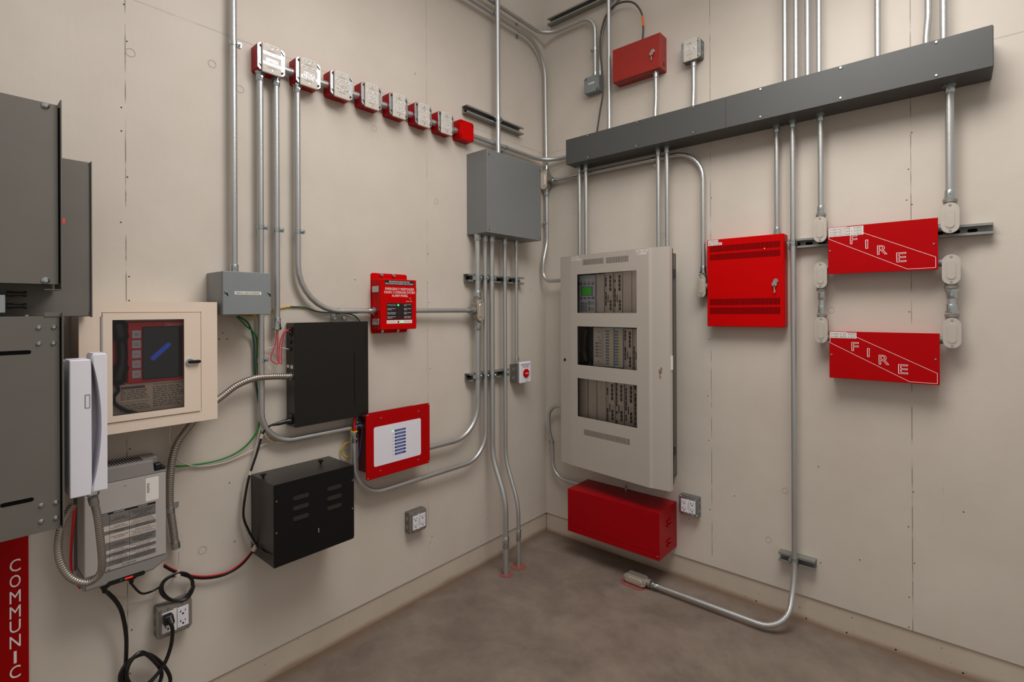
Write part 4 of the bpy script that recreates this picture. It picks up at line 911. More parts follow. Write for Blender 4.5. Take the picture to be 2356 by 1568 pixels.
bc = part('bottom_cap', MB().prism([(U0 - .001, bz), (U0 - .001, UZ0), (U1 - .035, UZ0), (U1 + .001, UZ0 + .022), (U1 + .001, bz)], 0.010, UO + .001, 'o', 0.005), M['ups_m'], t, 'mid grey bottom cap with a dark display slot')
da, db = ul(245, 1343), ul(334, 1316); dzc = 0.5 * (da[2] + db[2])
ds = part('display_slot', MB().prism(laid(stadium((da[0] + db[0]) / 2, dzc, 0.0135, db[0] - da[0], 6), (da[0] + db[0]) / 2, dzc), UO + .001, UO + .002), M['black_p'], bc, 'dark display slot')
dm_ = (da[0] + db[0]) / 2
part('lamp', MB().box(dm_ - .004, dm_ + .016, UO + .002, UO + .0024, dzc - .0022, dzc + .0022), M['led_r'], ds, 'red lit bar')
part('lamp', MB().box(dm_ - .016, dm_ - .009, UO + .002, UO + .0024, dzc - .0025, dzc + .0025), M['w_teal'], ds, 'small green tag')
part('mount_screw', screws(MB(), [(ul(289, 1115)[0], ul(289, 1115)[2]), ], UO, 0.004, 0.001), M['ink_l'], t)
sa_, sb_ = ul(335, 1097)[0], ul(365, 1097)[0]; sz1 = ul(350, 1097)[2]; sz0 = ul(350, 1150)[2]
st_ = part('serial_sticker', MB().prism(octo(sa_, sb_, sz0, sz1, 0.002), UO, UO + .0004), M['label'], t, 'white serial sticker')
print_lines(sa_ + .003, sa_ + .010, sz0 + .026, sz0 + .055, 2, UO + .0007, M['ink'], st_, rot=True)
ta, tb = ul(233, 1180)[0], ul(358, 1170)[0]; tz1 = 0.5 * (ul(233, 1184)[2] + ul(357, 1151)[2]); tz0 = 0.5 * (ul(245, 1309)[2] + ul(357, 1272)[2])
tbk = part('fault_table', MB().box(ta, tb, UO, UO + .0003, tz0, tz1), M['ups_l'], t, 'printed fault table')
c1 = ta + (tb - ta) * .14; c2 = ta + (tb - ta) * .50
hd = part('table_header', MB().box(ta, tb, UO + .0003, UO + .0006, tz1 - .007, tz1), M['ink'], tbk)
for s_, x0, x1 in (('CODE', ta + .002, c1 - .004), ('CONDITION', c1 + .010, c2 - .012), ('ACTION', c2 + .022, tb - .022)): text(s_, x0, x1, tz1 - .0052, tz1 - .0018, UO + .0008, M['wht'], hd)
ROWS = [('LOW BATTERY\nVOLTAGE SHUTDOWN', 'CHECK BATTERY STATUS AND\nRECHARGE IF NECESSARY\nCHECK FOR PROPER DC\nCABLE SIZE\nCHECK FOR LOOSE\nCONNECTIONS AND TIGHTEN', 1.6), ('HIGH BATTERY\nVOLTAGE SHUTDOWN', 'CHECK FOR EXTERNAL\nCHARGING SOURCES AND\nDISCONNECT IF NECESSARY', 0.8),
        ('AC OUTPUT OVERLOAD\nSHUTDOWN', 'REDUCE THE LOADS\nCONNECTED TO THE AC OUTLET', 0.55), ('OVER-TEMPERATURE\nSHUTDOWN', 'REDUCE THE LOADS\nCHECK THAT THE VENTILATION\nGRILLE IS NOT BLOCKED\nCHECK AMBIENT TEMPERATURE', 1.2),
        ('LOW BATTERY\nVOLTAGE DETECTED', 'CHECK BATTERY STATUS AND\nRECHARGE IF NECESSARY\nCHECK FOR PROPER DC\nCABLE SIZE', 1.2), ('AC OUTPUT\nOVERLOAD WARNING', 'REDUCE THE LOAD CONNECTED\nTO THE AC OUTLET', .55), ('OVER-TEMPERATURE\nWARNING', 'CHECK THAT THE VENTILATION\nGRILLE IS NOT BLOCKED', .55),
        ('OVER-TEMPERATURE\nON AC TRANSFER RELAY', 'CHECK THAT THE VENTILATION\nREDUCE THE LOADS', .55), ('BATTERY BAD OR DC\nLOAD CONNECTED TO\nBATTERY', 'CHECK BATTERY. BATTERY\nSHOULD BE ABOVE 10VDC\nAFTER 10 MINUTES', .8)]
tot = sum(x[2] for x in ROWS); zz = tz1 - .008; hh = (zz - tz0 - .004) / tot
for k, (s1, s2, w) in enumerate(ROWS):
    za_ = zz - hh * w
    rw = part('table_row', MB().box(ta, tb, UO + .0003, UO + .0005, za_ + .0003, zz), M['table_d'] if k % 2 == 0 else M['table_l'], tbk)
    n1, n2 = s1.count('\n') + 1, s2.count('\n') + 1; lh = min(.0042, hh * w * .9 / n2); l1 = min(.0042, hh * w * .9 / n1); mzz = (za_ + zz) / 2
    text(s1, c1 + .003, c2 - .003, mzz - n1 * l1 / 2, mzz + n1 * l1 / 2, UO + .0007, M['ink'], rw)
    text(s2, c2 + .003, tb - .002, mzz - n2 * lh / 2, mzz + n2 * lh / 2, UO + .0007, M['ink'], rw)
    zz = za_
part('column_line', MB().box(c1, c1 + .0007, UO + .0006, UO + .0008, tz0 + .004, tz1 - .007).box(c2, c2 + .0007, UO + .0006, UO + .0008, tz0 + .004, tz1 - .007), M['ink'], tbk)
text('Part # 2000-PWRUPS', c1 + .03, c1 + .065, tz0 - .004, tz0, UO + .0007, M['ink'], tbk)
q = ul(246, 1312); text('TH', q[0], q[0] + .008, q[2] - .003, q[2] + .003, UO + .0006, M['ink'], t)
q = ul(361, 1062, UO - .02)
part('power_plug', MB().box(q[0] - .008, q[0] + .012, UO - .04, UO - .012, nz, nz + .022, 0.004).tube([(q[0] + .008, UO - .022, nz + .012), (q[0] + .022, UO - .018, nz + .002)], [0.007, 0.005], 10), M['black_p'], t, 'black plug in the top corner')
ends_ = []
for px, py in ((241, 1360), (303, 1338)):
    q = ul(px, py, UO - .03); ends_.append((q[0], UO - .035, UZ0 - .030))
    part('cord_plug', MB().box(q[0] - .011, q[0] + .011, UO - .05, UO - .02, UZ0 - .018, UZ0, 0.003).tube([(q[0], UO - .035, UZ0 - .016), (q[0], UO - .035, UZ0 - .034)], [0.009, 0.005], 10), M['black_p'], t, 'black plug under the case')

# ---- communications sign, rack chassis, handset
t = single('wall_sign', MB().box(l(-8, 1400, .004)[0], l(66, 1400, .004)[0], 0.0, 0.004, 0.20, 0.93), M['red_sign'], 'red vertical sign with slanted white stacked letters under the bare metal chassis', 'sign', 'L', (-2.5, 0, 0.2))
for ch, yc in zip('COMMUNICAT', (1300, 1336, 1372, 1407, 1440, 1475, 1511, 1545, 1583, 1620)):
    a, b = l(23, yc - 14, .0045), l(47.5, yc + 13.5, .0045); uc_ = l(35, yc, .0045)[0]; w = 0.0225 if ch != 'I' else 0.006
    sg = text(ch, uc_ - w / 2, uc_ + w / 2, l(35, yc + 14, .0045)[2], l(35, yc - 14, .0045)[2], 0.0045, M['wht'], t)
EU = l(206, 550, .2)[0]
t = thing('equipment_enclosure', 'grey metal enclosure behind the bare metal chassis, over the beige cabinet', 'enclosure', 'L', (-2.6, 0, 1.417))
part('body', MB().box(-2.95, EU + 0.004, 0.145, 0.1985, 1.418, 1.844, 0.002).box(-2.95, -2.42, 0.0, 0.146, 1.47, 1.80), M['galv_dull'], t)
part('cover_plate', MB().prism([(-2.95, 1.420), (EU - .003, 1.420), (EU - .003, 1.431), (EU, 1.431), (EU, 1.832), (EU - .003, 1.832), (EU - .003, 1.842), (-2.95, 1.842)], 0.199, 0.201, 'o'), M['galv_dull'], t)
part('corner_flange', MB().box(EU + .0025, EU + .0048, 0.19, 0.2065, 1.416, 1.846), M['galv_dull'], t)
q = l(147, 508, .202)
part('status_lamp', MB().prism(stadium(q[0], q[2], 0.003, 0.014), 0.201, 0.2015), M['led_r'], t, 'small red status lamp')
for y in (677, 704):
    q = l(8, y, .16)
    part('antenna_port', MB().tube([(q[0], 0.235, q[2]), (q[0] + .012, .235, q[2]), (q[0] + .012, .235, q[2]), (q[0] + .03, .235, q[2]), (q[0] + .03, .235, q[2]), (q[0] + .036, .235, q[2])], [0.007, 0.007, 0.0055, 0.0055, 0.0075, 0.0075], 12), M['black_s'], t, 'dark threaded antenna port')
part('port_block', MB().box(-2.95, l(8, 690, .2)[0], 0.201, 0.26, 1.428, 1.475, 0.003), M['galv'], t)
CO = 0.30
def chassis(label, uR, z0, z1, top_lip, bot_lip):
    t = thing('rack_chassis', label, 'rack chassis', 'L', (-2.7, 0.16, z0), 'bare metal rack chassis')
    part('body', MB().box(-2.98, uR - 0.004, 0.206, CO - 0.003, z0 + .003, z1 - .003, 0.001), M['galv_dull'], t)
    f = part('front_plate', MB().box(-2.98, uR, CO - 0.0025, CO, z0, z1, 0.0006), M['galv_dull'], t)
    ear = MB().box(uR + 0.0035, uR + 0.0058, 0.2075, CO + 0.012, z0 - bot_lip, z1 + top_lip, 0.0004)
    part('side_ear', ear, M['galv_dull'], t, 'thin side ear standing proud of the front')
    part('gap_shadow', MB().box(uR - .004, uR + .0035, 0.2075, CO - 0.006, z0 + .004, z1 - .004), M['dark'], t)
    return t, f
uU = l(134, 450, CO)[0]
t, f = chassis('upper bare metal rack chassis, two round bolts at its outer corners', uU, 1.500, 1.951, 0.012, 0.014)
for y in (243, 645):
    q = l(105, y, CO); part('corner_bolt', MB().tube([(q[0], CO, q[2]), (q[0], CO + .002, q[2]), (q[0], CO + .006, q[2])], [0.008, 0.008, 0.004], 14), M['zinc'], f)
part('bottom_lip', MB().box(l(101, 660, CO)[0], uU + .0058, CO - .02, CO + .012, 1.4855, 1.4875), M['galv_dull'], t)
uD = l(138, 950, CO)[0]
t, f = chassis('lower bare metal rack chassis with slots and groups of four screws', uD, 0.887, 1.420, 0.010, 0.004)
part('wall_bracket', MB().box(-2.95, -2.58, 0.0, 0.207, 0.95, 1.35, 0.002), M['galv_dull'], t)
part('top_lip', MB().box(l(102, 714, CO)[0], uD + .0058, CO, CO + .002, 1.4195, 1.4305), M['galv_dull'], t)
for x, y in ((89, 753), (124, 752), (89, 790), (123, 789), (95, 1162), (129, 1155), (95, 1199), (129, 1191)):
    q = l(x, y, CO); part('plate_screw', MB().tube([(q[0], CO, q[2]), (q[0], CO + .001, q[2]), (q[0], CO + .004, q[2])], [0.0055, 0.0055, 0.0032], 12).cyl((q[0], CO + .004, q[2]), (q[0], CO + .0045, q[2]), 0.0016, n=6), M['zinc'], f)
sl = []
for x0, x1, y in ((-20, 72, 811), (0, 78, 1156)):
    a, b = l(x0, y, CO), l(x1, y - (0 if y < 900 else 9), CO); zc_ = l(35, y, CO)[2]; uc_ = (a[0] + b[0]) / 2
    sl.append(MB().prism(laid(stadium(uc_, zc_, 0.0095, b[0] - a[0], 6), uc_, zc_), CO, CO + .0006))
part('slot', sl, M['dark'], f)
q = l(62, 722, CO - .03); part('top_screw', MB().cyl((q[0], CO - .03, 1.42), (q[0], CO - .03, 1.424), 0.005, n=10), M['zinc'], t)

t = thing('telephone_handset', 'white intercom handset hanging in its cradle beside the bare metal chassis', 'intercom phone', 'L', (-2.36, 0.2, 0.95))
HO = 0.30
h0, h1, h2 = l(160, 980, HO)[0], l(207, 980, HO)[0], l(246.5, 980, HO)[0]
hz0, hz1 = 0.5 * (l(160, 1149, HO)[2] + l(207, 1138, HO)[2]), l(207, 826, HO)[2]
part('cradle', MB().box(h0, h1 + .004, 0.225, HO, hz0, hz1, 0.003), M['white'], t)
part('cradle_back', MB().box(h0 - .012, h2 - .008, 0.195, 0.226, hz0 + .008, hz1 - .004, 0.003), M['white'], t)
q0, q1 = l(197, 908, HO), l(206, 937, HO)
part('hook_tab', MB().holed(q0[0] - .0015, h1 + .0005, l(200, 938, HO)[2], l(200, 907, HO)[2], HO, HO + .0012, [(q0[0], h1 - .0005, l(200, 937, HO)[2], l(200, 908, HO)[2])]), M['ups_m'], t)
HZ0, HZ1 = l(235, 1127, HO)[2], l(235, 812, HO)[2]
hx = h1 + .0035; hm = l(233.5, 950, HO + .004)[0]; n = 20
arc = [(hx + (hm - hx) * math.sin(PI * k / n) ** 0.75, HZ0 + .012 + (HZ1 - HZ0 - .030) * k / n) for k in range(n + 1)]
hs = part('receiver', MB().prism([(hx, HZ0)] + arc + [(hx, HZ1 - .006), (hx + .004, HZ1), (h2 - .003, HZ1), (h2, HZ1 - .004), (h2, HZ0 + .003), (h2 - .003, HZ0)], 0.236, HO + .005, 'o', 0.003, 3)
          .box(hx + .001, h2 - .002, 0.226, 0.2355, HZ0 + .004, HZ1 - .004, 0.003), M['white'], t, 'white receiver with a long curved grip')
hook = MB().torus((l(216, 1142, .28)[0], 0.27, hz0 - .004), (0, 1, 0), 0.012, 0.0025)
part('cord_loop', hook, M['strut'], t)

# ---- armoured hoses and cables on the left wall
def hose(label, pts, rr, pitch, m='flex', cat='flexible conduit', ends=()):
    P, R = ribbed(pts, rr, pitch); t = thing('flexible_conduit' if cat != 'armoured cord' else 'armoured_cord', label, cat, 'L', P[0])
    part('hose', MB().tube(P, R, 12), M[m], t, smooth=80)
    for k in ends:
        a, b = (P[0], P[6]) if k == 0 else (P[-1], P[-7]); d = unit(tuple(b[i] - a[i] for i in range(3)))
        part('end_fitting', MB().cyl(vadd(a, d, -.003), vadd(a, d, .018), rr * 1.22, n=14), M['zinc'], t)
    return t
hose('armoured phone cord looping under the white handset', [l(214, 1145, .27), l(224, 1185, .265), l(231, 1240, .26), l(235, 1295, .25), l(228, 1322, .24), l(200, 1340, .23), l(165, 1330, .22), l(142, 1300, .21), l(134, 1260, .2), l(140, 1215, .19), l(155, 1180, .18), l(168, 1160, .18)], 0.0095, 0.0062, 'flex', 'armoured cord', (0,))
t = hose('short flexible steel conduit running from the beige cabinet into the flat black unit', [l(480, 935, .06), l(510, 912, .05), l(545, 886, .05), l(585, 870, .055), l(625, 866, .05), l(660, 865.5, .045), l(679, 865, .045)], 0.0122, 0.0075, ends=(1,))
t = hose('flexible steel conduit hanging from the beige cabinet with an open lower end', [l(452, 960, .06), l(430, 988, .05), l(408, 1020, .045), l(396, 1060, .04), l(391, 1110, .035), l(391, 1160, .03), l(397, 1205, .03), l(404, 1258, .03)], 0.0122, 0.0075, ends=(1,))
q = l(392, 1172, .03); part('pipe_strap', MB().cyl((q[0], .03, q[2] - .008), (q[0] + .0005, .03, q[2] + .008), 0.0135).box(q[0], q[0] + .032, 0.0, 0.004, q[2] - .008 + .005, q[2] + .013), M['zinc'], t)

G = 'wires'
wire('green ground wire hanging from the grounding box down past the beige cabinet', 'L', [l(545, 728, .06), l(565, 748, .04), l(590, 775, .02), l(592, 830, .015), l(596, 900, .015), l(598, 950, .02), l(592, 990, .02), l(560, 1030, .015), l(510, 1056, .012), l(440, 1070, .01), l(405, 1072, .02)], 0.0032, M['w_green'])
wire('dark green wire from the grounding box following the conduit down the wall', 'L', [l(550, 728, .06), l(572, 745, .035), l(584, 785, .015), l(586, 850, .012), l(594, 920, .012), l(600, 965, .02)], 0.0032, M['w_teal'])
wire('yellow and green ground wire arching from the grounding box over the flat black unit', 'L', [l(548, 724, .05), l(575, 727, .02), l(600, 722, .01), l(630, 712, .006), l(668, 705, .005), l(700, 708, .005), l(732, 716, .006)], 0.003, M['w_yel'])
wire('dark green ground wire passing behind the swept conduit down to the flat black unit', 'L', [l(668, 705, .006), l(700, 707, .006), l(735, 717, .006), l(780, 719, .006), l(812, 724, .008), l(828, 738, .012), l(830, 742, .016)], 0.003, M['w_teal'])
wire('yellow ground wire stub curling behind the grounding box bottom', 'L', [l(595, 952, .012), l(607, 985, .012), l(625, 1010, .01), l(650, 1015, .01), l(668, 1010, .012)], 0.0032, M['w_yel'])
wire('white wire drooping from the beige cabinet across to the conduit bend', 'L', [l(392, 978, .05), l(390, 1010, .04), l(400, 1045, .03), l(425, 1066, .015), l(465, 1072, .01), l(520, 1062, .008), l(570, 1040, .01), l(610, 1021, .012), l(645, 1014, .015)], 0.002, M['w_white'])
wire('white wire falling beside the black cable to the black battery box', 'L', [l(606, 960, .03), l(598, 985, .025), l(588, 1030, .02), l(575, 1085, .02), l(562, 1120, .02), l(558, 1170, .02), l(566, 1215, .02), l(584, 1250, .03)], 0.002, M['w_white'])
for s_, x in (('first', 0), ('second', 5)):
    wire('%s red wire looping out of the open conduit end into the flat black unit' % ('shorter' if x else 'longer'), 'L', [l(637 + x * .6, 758, .03), l(634 + x, 790, .03), l(623 + x * 3, 825, .03), l(640 + x * 1.5, 836, .03), l(642 + x, 815, .03), l(645 + x, 785, .032), l(655, 762 + x * .4, .035), l(667, 757 + x * .4, .035)], 0.002, M['w_pink'])
wire('white wire looped beside the red wires at the flat black unit', 'L', [l(608, 805, .01), l(630, 798, .02), l(650, 800, .03), l(664, 803, .035)], 0.002, M['w_white'])
wire('thick red cable standing up from the open conduit beside the annunciator', 'L', [l(816, 1000, .05), l(816, 985, .05), l(815, 970, .05), l(818, 958, .05), l(824, 948, .04)], 0.0062, M['w_red'])
wire('blue wire running down between the annunciator and the conduit', 'L', [l(826, 962, .055), l(833, 985, .06), l(830, 1020, .065), l(824, 1058, .06)], 0.0022, M['w_blue'])
wire('yellow and green wire loop at the top of the black battery box', 'L', [l(808, 1015, .03), l(794, 1020, .02), l(786, 1035, .015), l(790, 1047, .015), l(806, 1053, .02)], 0.0032, M['w_yel'])
t = thing('power_cable', 'black power cord with a moulded plug in the flat black unit, running down', 'power cord', 'L', l(625, 974, .045))
part('plug', MB().tube([l(676, 969, .045), l(664, 968, .045), l(658, 969, .045), l(640, 974, .045), l(626, 977, .04)], [0.013, 0.013, 0.009, 0.0075, 0.0045], 10), M['black_p'], t, 'black moulded plug')
part('cord', MB().tube(spline([l(628, 976, .04), l(612, 985, .035), l(602, 1005, .03), l(590, 1045, .03), l(575, 1090, .03), l(566, 1130, .03), l(560, 1185, .03), l(572, 1220, .035), l(588, 1250, .05), l(592, 1262, .06)], 8), 0.0042, 8), M['w_black'], t)
part('cable_tie', [MB().cyl(l(603, 998, .032), l(600, 1008, .031), 0.0062, n=8), MB().cyl(l(577, 1083, .03), l(574, 1092, .03), 0.0065, n=8)], M['tie'], t, 'pale nylon tie')
wire('black cable wrapped round the lower outer corner of the black battery box', 'L', [l(590, 1256, .07), (-1.8395, .10, l(596, 1266, .10)[2]), (-1.8395, .135, l(604, 1274, .135)[2]), (-1.834, .175, l(618, 1277, .175)[2])], 0.0036, M['w_black'])
t = thing('cable_bundle', 'bundle of black and red cables sagging from the inverter charger to the battery box', 'cable bundle', 'L', l(450, 1327, .02))
for dy, m_, rr in ((0, 'w_black', .0034), (-2.5, 'w_red', .0026), (3, 'w_black', .003)):
    part('cable', MB().tube(spline([l(378, 1300 + dy, .05), l(400, 1312 + dy, .035), l(440, 1325 + dy, .02), l(480, 1327 + dy, .02), l(520, 1318 + dy, .02), l(555, 1297 + dy, .025), l(582, 1266 + dy, .045), l(590, 1256 + dy, .06)], 8), rr, 8), M[m_], t, 'red cable' if m_ == 'w_red' else 'black cable')
part('cable_tie', MB().cyl(l(583, 1265, .048), l(590, 1255, .058), 0.0085, n=8), M['tie'], t, 'pale nylon tie')
t = thing('cord_coil', 'small coil of black cord hanging under the flexible conduit beside the inverter charger', 'cord coil', 'L', l(408, 1348, .03))
cpts = []
for k in range(3 * 14 + 1):
    a = 2 * PI * k / 14; j = 1 + 0.05 * math.sin(k * 1.3) + 0.07 * (k // 14 - 1); cpts.append(l(408 + 36 * j * math.cos(a), 1350 - 31 * j * math.sin(a) - (36 * math.cos(a)) * 0.12, .022 + .012 * (k % 14) / 14 + .006 * (k // 14)))
part('coil', MB().tube(spline(cpts, 3), 0.0034, 8), M['w_black'], t)
part('coil_tail', MB().tube(spline([ends_[1], vadd(ends_[1], (0.004, -0.006, -0.012)), l(325, 1364, .05), l(348, 1360, .03), l(372, 1347, .03)], 8), 0.0034, 8), M['w_black'], t)
part('cable_tie', MB().cyl(l(407, 1313, .03), l(409, 1325, .032), 0.009, n=10), M['tie'], t, 'pale nylon tie')
wire('white wire sagging under the inverter charger to the coil of cord', 'L', [l(245, 1362, .06), l(280, 1374, .03), l(320, 1374, .015), l(360, 1362, .012), l(395, 1335, .02), l(410, 1300, .02), l(412, 1268, .025)], 0.0018, M['w_white'])
wire('red cable rising beside the inverter charger behind the armoured phone cord', 'L', [l(172, 1165, .1), l(166, 1230, .08), l(163, 1290, .06), l(168, 1330, .06), l(185, 1352, .06)], 0.0034, M['w_red'])
t = thing('power_cable', 'thick black power cord from the inverter charger plugged into the low outlet box', 'power cord', 'L', l(300, 1500, .03))
lp = [ends_[0], vadd(ends_[0], (0.012, -0.012, -0.016)), l(268, 1384, .06), l(281, 1410, .05), l(290, 1460, .04), l(290, 1510, .035), l(287, 1545, .035), l(283, 1568, .035), l(290, 1605, .035), l(325, 1618, .035), l(370, 1602, .035), l(392, 1566, .035), l(376, 1530, .035), l(340, 1504, .04), l(306, 1513, .045), l(284, 1535, .05), l(276, 1560, .05), l(285, 1590, .05), l(320, 1600, .05), l(355, 1588, .05), l(372, 1550, .048), l(355, 1520, .05), l(325, 1500, .055), l(298, 1525, .06), l(292, 1560, .06), l(315, 1585, .06), l(345, 1568, .06), l(376, 1530, .06), l(392, 1490, .062), l(397, 1455, .066), l(395, 1436, .07)]
part('cord', MB().tube(spline(lp, 8), 0.0058, 10), M['w_black'], t)
a = l(386, 1425, .06)
part('plug', MB().box(a[0] - .014, a[0] + .014, .0495, .075, a[2] - .012, a[2] + .018, 0.005).tube([(a[0] + .004, .066, a[2] + .008), (a[0] + .006, .08, a[2] - .004), l(394, 1437, .075)], [0.011, 0.009, 0.006], 10), M['black_p'], t, 'black plug')
# ================================================================== RIGHT WALL
RCT = 2.431; RCB = 2.287
# ---- wireway
t = thing('wireway', 'long dark grey wireway running along the wall with conduits above and below', 'wireway', 'R', (1.2, 0, RCB))
WU0, WU1 = 0.277, 2.109; ws = r(1669, 250, .159)[0]
part('trough', MB().box(WU0, WU1 - .001, 0.0, 0.156, RCB, RCT, 0.002), M['grey_w'], t)
for a, b in ((WU0, ws - .0006), (ws + .0006, WU1)):
    cv = part('cover', MB().box(a, b, 0.1565, 0.159, RCB - .001, RCT + .001, 0.0008), M['grey_w'], t)
    pts = [(x, y) for x, y in ((1352, 312), (1466, 281), (1596, 245), (1353, 367), (1464, 340), (1595, 309), (1750, 204), (1934, 154), (2154, 95), (1750, 272), (1934, 228), (2154, 177)) if a < r(x, y, .159)[0] < b]
    sm, sl = [], []
    for x, y in pts:
        q = r(x, y, .159); zz = RCT - .008 if q[2] > 2.36 else RCB + .012
        sm.append(MB().cyl((q[0], .159, zz), (q[0], .163, zz), 0.0055, 0.004, 10))
        sl.append(MB().prism(laid(stadium(q[0] + .008, zz + .002, 0.006, 0.024, 5), q[0] + .008, zz + .002), .159, .1593))
    part('cover_slot', sl, M['w_grey'], cv); part('cover_screw', sm, M['zinc'], cv)
part('end_plate', MB().box(WU1 - .0008, WU1 + .002, 0.004, 0.154, RCB + .002, RCT - .002), M['grey_w'], t)

# ---- conduits above the wireway
def up(label, px, py, off, z0, z1=TOP, rr=0.0115, group=None, kink=0):
    u = r(px, py, off)[0]
    pts = [(u, off, z1), (u, off, z0)] if not kink else [(u + kink, off, z1), (u + kink, off, z0 + .14), (u, off, z0 + .06), (u, off, z0)]
    return conduit(label, 'R', pts, rr, bend=0.12, group=group), u
c, u = up('single conduit passing the brick red box and entering the wireway near the corner', 1401, 150, 0.056, RCT)
for lab, x, y in (('first of four close conduits rising from the wireway, on the corner side', 1805.5, 90), ('second of four close conduits rising from the wireway, from the corner side', 1831, 90), ('third of four close conduits rising from the wireway, from the corner side', 1857.5, 90), ('last of four close conduits rising from the wireway, farthest from the corner', 1884, 90)):
    up(lab, x, y, 0.06, RCT)
up('lone conduit rising from the wireway between the group of four and the end pair', 2019, 60, 0.06, RCT)
up('conduit of the end pair over the wireway with a slight kink in it', 2131, 60, 0.06, RCT, kink=0.006)
up('outermost conduit of the end pair over the wireway', 2171, 50, 0.065, RCT, rr=0.012)
# ---- conduits below the wireway
def dn(label, px, py, off, z1, rr=0.0115, low=True):
    u = r(px, py, off)[0]; c = conduit(label, 'R', [(u, off, RCB), (u, off, z1)], rr)
    connector(c, (u, off, RCB), (0, 0, -1), rr)
    if low: connector(c, (u, off, z1), (0, 0, 1), rr)
    return c, u
dn('first conduit below the wireway from the corner, entering the fire alarm cabinet', 1333.5, 480, 0.07, 1.73, low=False)
dn('second conduit below the wireway from the corner, entering the fire alarm cabinet', 1348.5, 480, 0.075, 1.73, low=False)
dn('third conduit from the corner between the wireway and the fire alarm cabinet', 1515, 470, 0.075, 1.73, low=False)
dn('fourth conduit from the corner between the wireway and the fire alarm cabinet', 1535, 470, 0.08, 1.73, low=False)
dn('conduit from the wireway into the top of the vented red cabinet', 1787.5, 420, 0.035, 1.776)
# long conduit to the floor
u1823 = r(1826, 800, 0.055)[0]; fe = fl(1500, 1343, 0.03); fk = fl(1775, 1445, 0.03)
zk = r(1829, 1330, 0.055)[2]
dx, dy = fk[0] - fe[0], fk[1] - fe[1]; k_ = (u1823 - fe[0]) / dx; oc_ = -(fe[1] + dy * k_)
c = conduit('long conduit from the wireway down past the vented red cabinet and along the floor', 'R', [(u1823, 0.055, RCB), (u1823, 0.055, zk), (u1823, oc_, 0.03), (fe[0], -fe[1], 0.03)], 0.0118, bend=[0.3, 0.15])
connector(c, (u1823, 0.055, RCB), (0, 0, -1), 0.0118)
connector(c, (fe[0], -fe[1], 0.03), (fk[0] - fe[0], -(fk[1] - fe[1]), 0), 0.0118)
strut_clamp(c, (u1823, 0.055, r(1825, 558, 0.055)[2]), 0.0118, 0.041, -1); strut_clamp(c, (u1823, 0.055, r(1829, 1288, 0.055)[2]), 0.0118, 0.041, -1)
# floor body
b0, b1 = fl(1441, 1327, 0.04), fl(1490, 1346, 0.04)
cu_, co_ = fe[0] - 0.085, -fe[1] - 0.022
t = conduit_body('cast conduit body lying on the floor at the end of the long conduit', 'R', cu_, 0.031, co_, 0.046, 0.125, 0.045, [('u', 1, 0.03, 0.0118)], lie=True)
n = 24; pl = [(cu_ - .01 + (0.075 + .01 * math.sin(3 * k)) * math.cos(2 * PI * k / n), co_ + .03 + (0.045 + .006 * math.sin(5 * k)) * math.sin(2 * PI * k / n)) for k in range(n)]
part('sealant_ring', MB().prism(pl, 0.0, 0.0025, 'z'), M['seal'], t, 'red firestop sealant on the floor')

# ---- strut channels
a, b = r(1812, 556, .041), r(2286, 526, .041)
strut_channel('strut channel running behind the upper FIRE box, conduit fittings over it', 'R', a[0], b[0], 0.5 * (r(2270, 526, .041)[2] + r(1840, 558, .041)[2]))
a, b = r(1791, 1280, .041), r(1875, 1297, .041)
strut_channel('short strut channel low on the wall clamping the long conduit', 'R', a[0], b[0], 0.5 * (r(1800, 1283, .041)[2] + r(1868, 1298, .041)[2]), slots=False)
a = r(1259, 50, .041)
strut_channel('strut channel high by the corner running up out of view', 'R', a[0], a[0] + 0.75, a[2], slots=False)

# ---- brick red box with key
t = thing('control_box', 'brick red box above the wireway with a key and a black cable', 'control box', 'R', (0.69, 0, 2.715))
Q0, Q1, QZ0, QZ1, QO = 0.546, 0.831, 2.715, 2.9, 0.081
b, lid = cabinet(t, Q0, Q1, QZ0, QZ1, QO, M['red_o'], 0.0015, 0.012, 'box', M['red_o'])
part('knockout', [MB().cyl((Q1, .035, QZ0 + .03), (Q1 + .0006, .035, QZ0 + .03), 0.012), MB().cyl((Q1, .03, QZ0 + .085), (Q1 + .0006, .03, QZ0 + .085), 0.004), MB().cyl((Q1, .03, QZ0 + .15), (Q1 + .0006, .03, QZ0 + .15), 0.004)], M['maroon'], b)
def lock(parent, u, z, o, down=0.045, sc=1.0):
    lk = part('lock', MB().cyl((u, o, z), (u, o + .004, z), 0.011 * sc).cyl((u, o + .004, z), (u, o + .009, z), 0.008 * sc), M['zinc'], parent, 'round silver lock')
    bow = [(u - .004 + 0.011 * sc * math.cos(2 * PI * k / 14), z - .014 * sc + 0.012 * sc * math.sin(2 * PI * k / 14)) for k in range(14)]
    part('key', MB().prism(bow, o + .009, o + .011).box(u - .0065 * 1, u - .0015, o + .009, o + .011, z - down, z - .02 * sc).box(u - .0015, u + .001, o + .009, o + .011, z - down + .004, z - down + .012), M['brass'], lk, 'key hanging in the lock')
q = r(1502, 118, QO); lock(lid, q[0], q[2], QO, 0.05)
c, u = up('short conduit between the brick red box and the wireway', 1507.5, 225, 0.045, RCT, QZ0, kink=0.004); connector(c, (u + .004, .045, QZ0), (0, 0, -1), 0.0115)
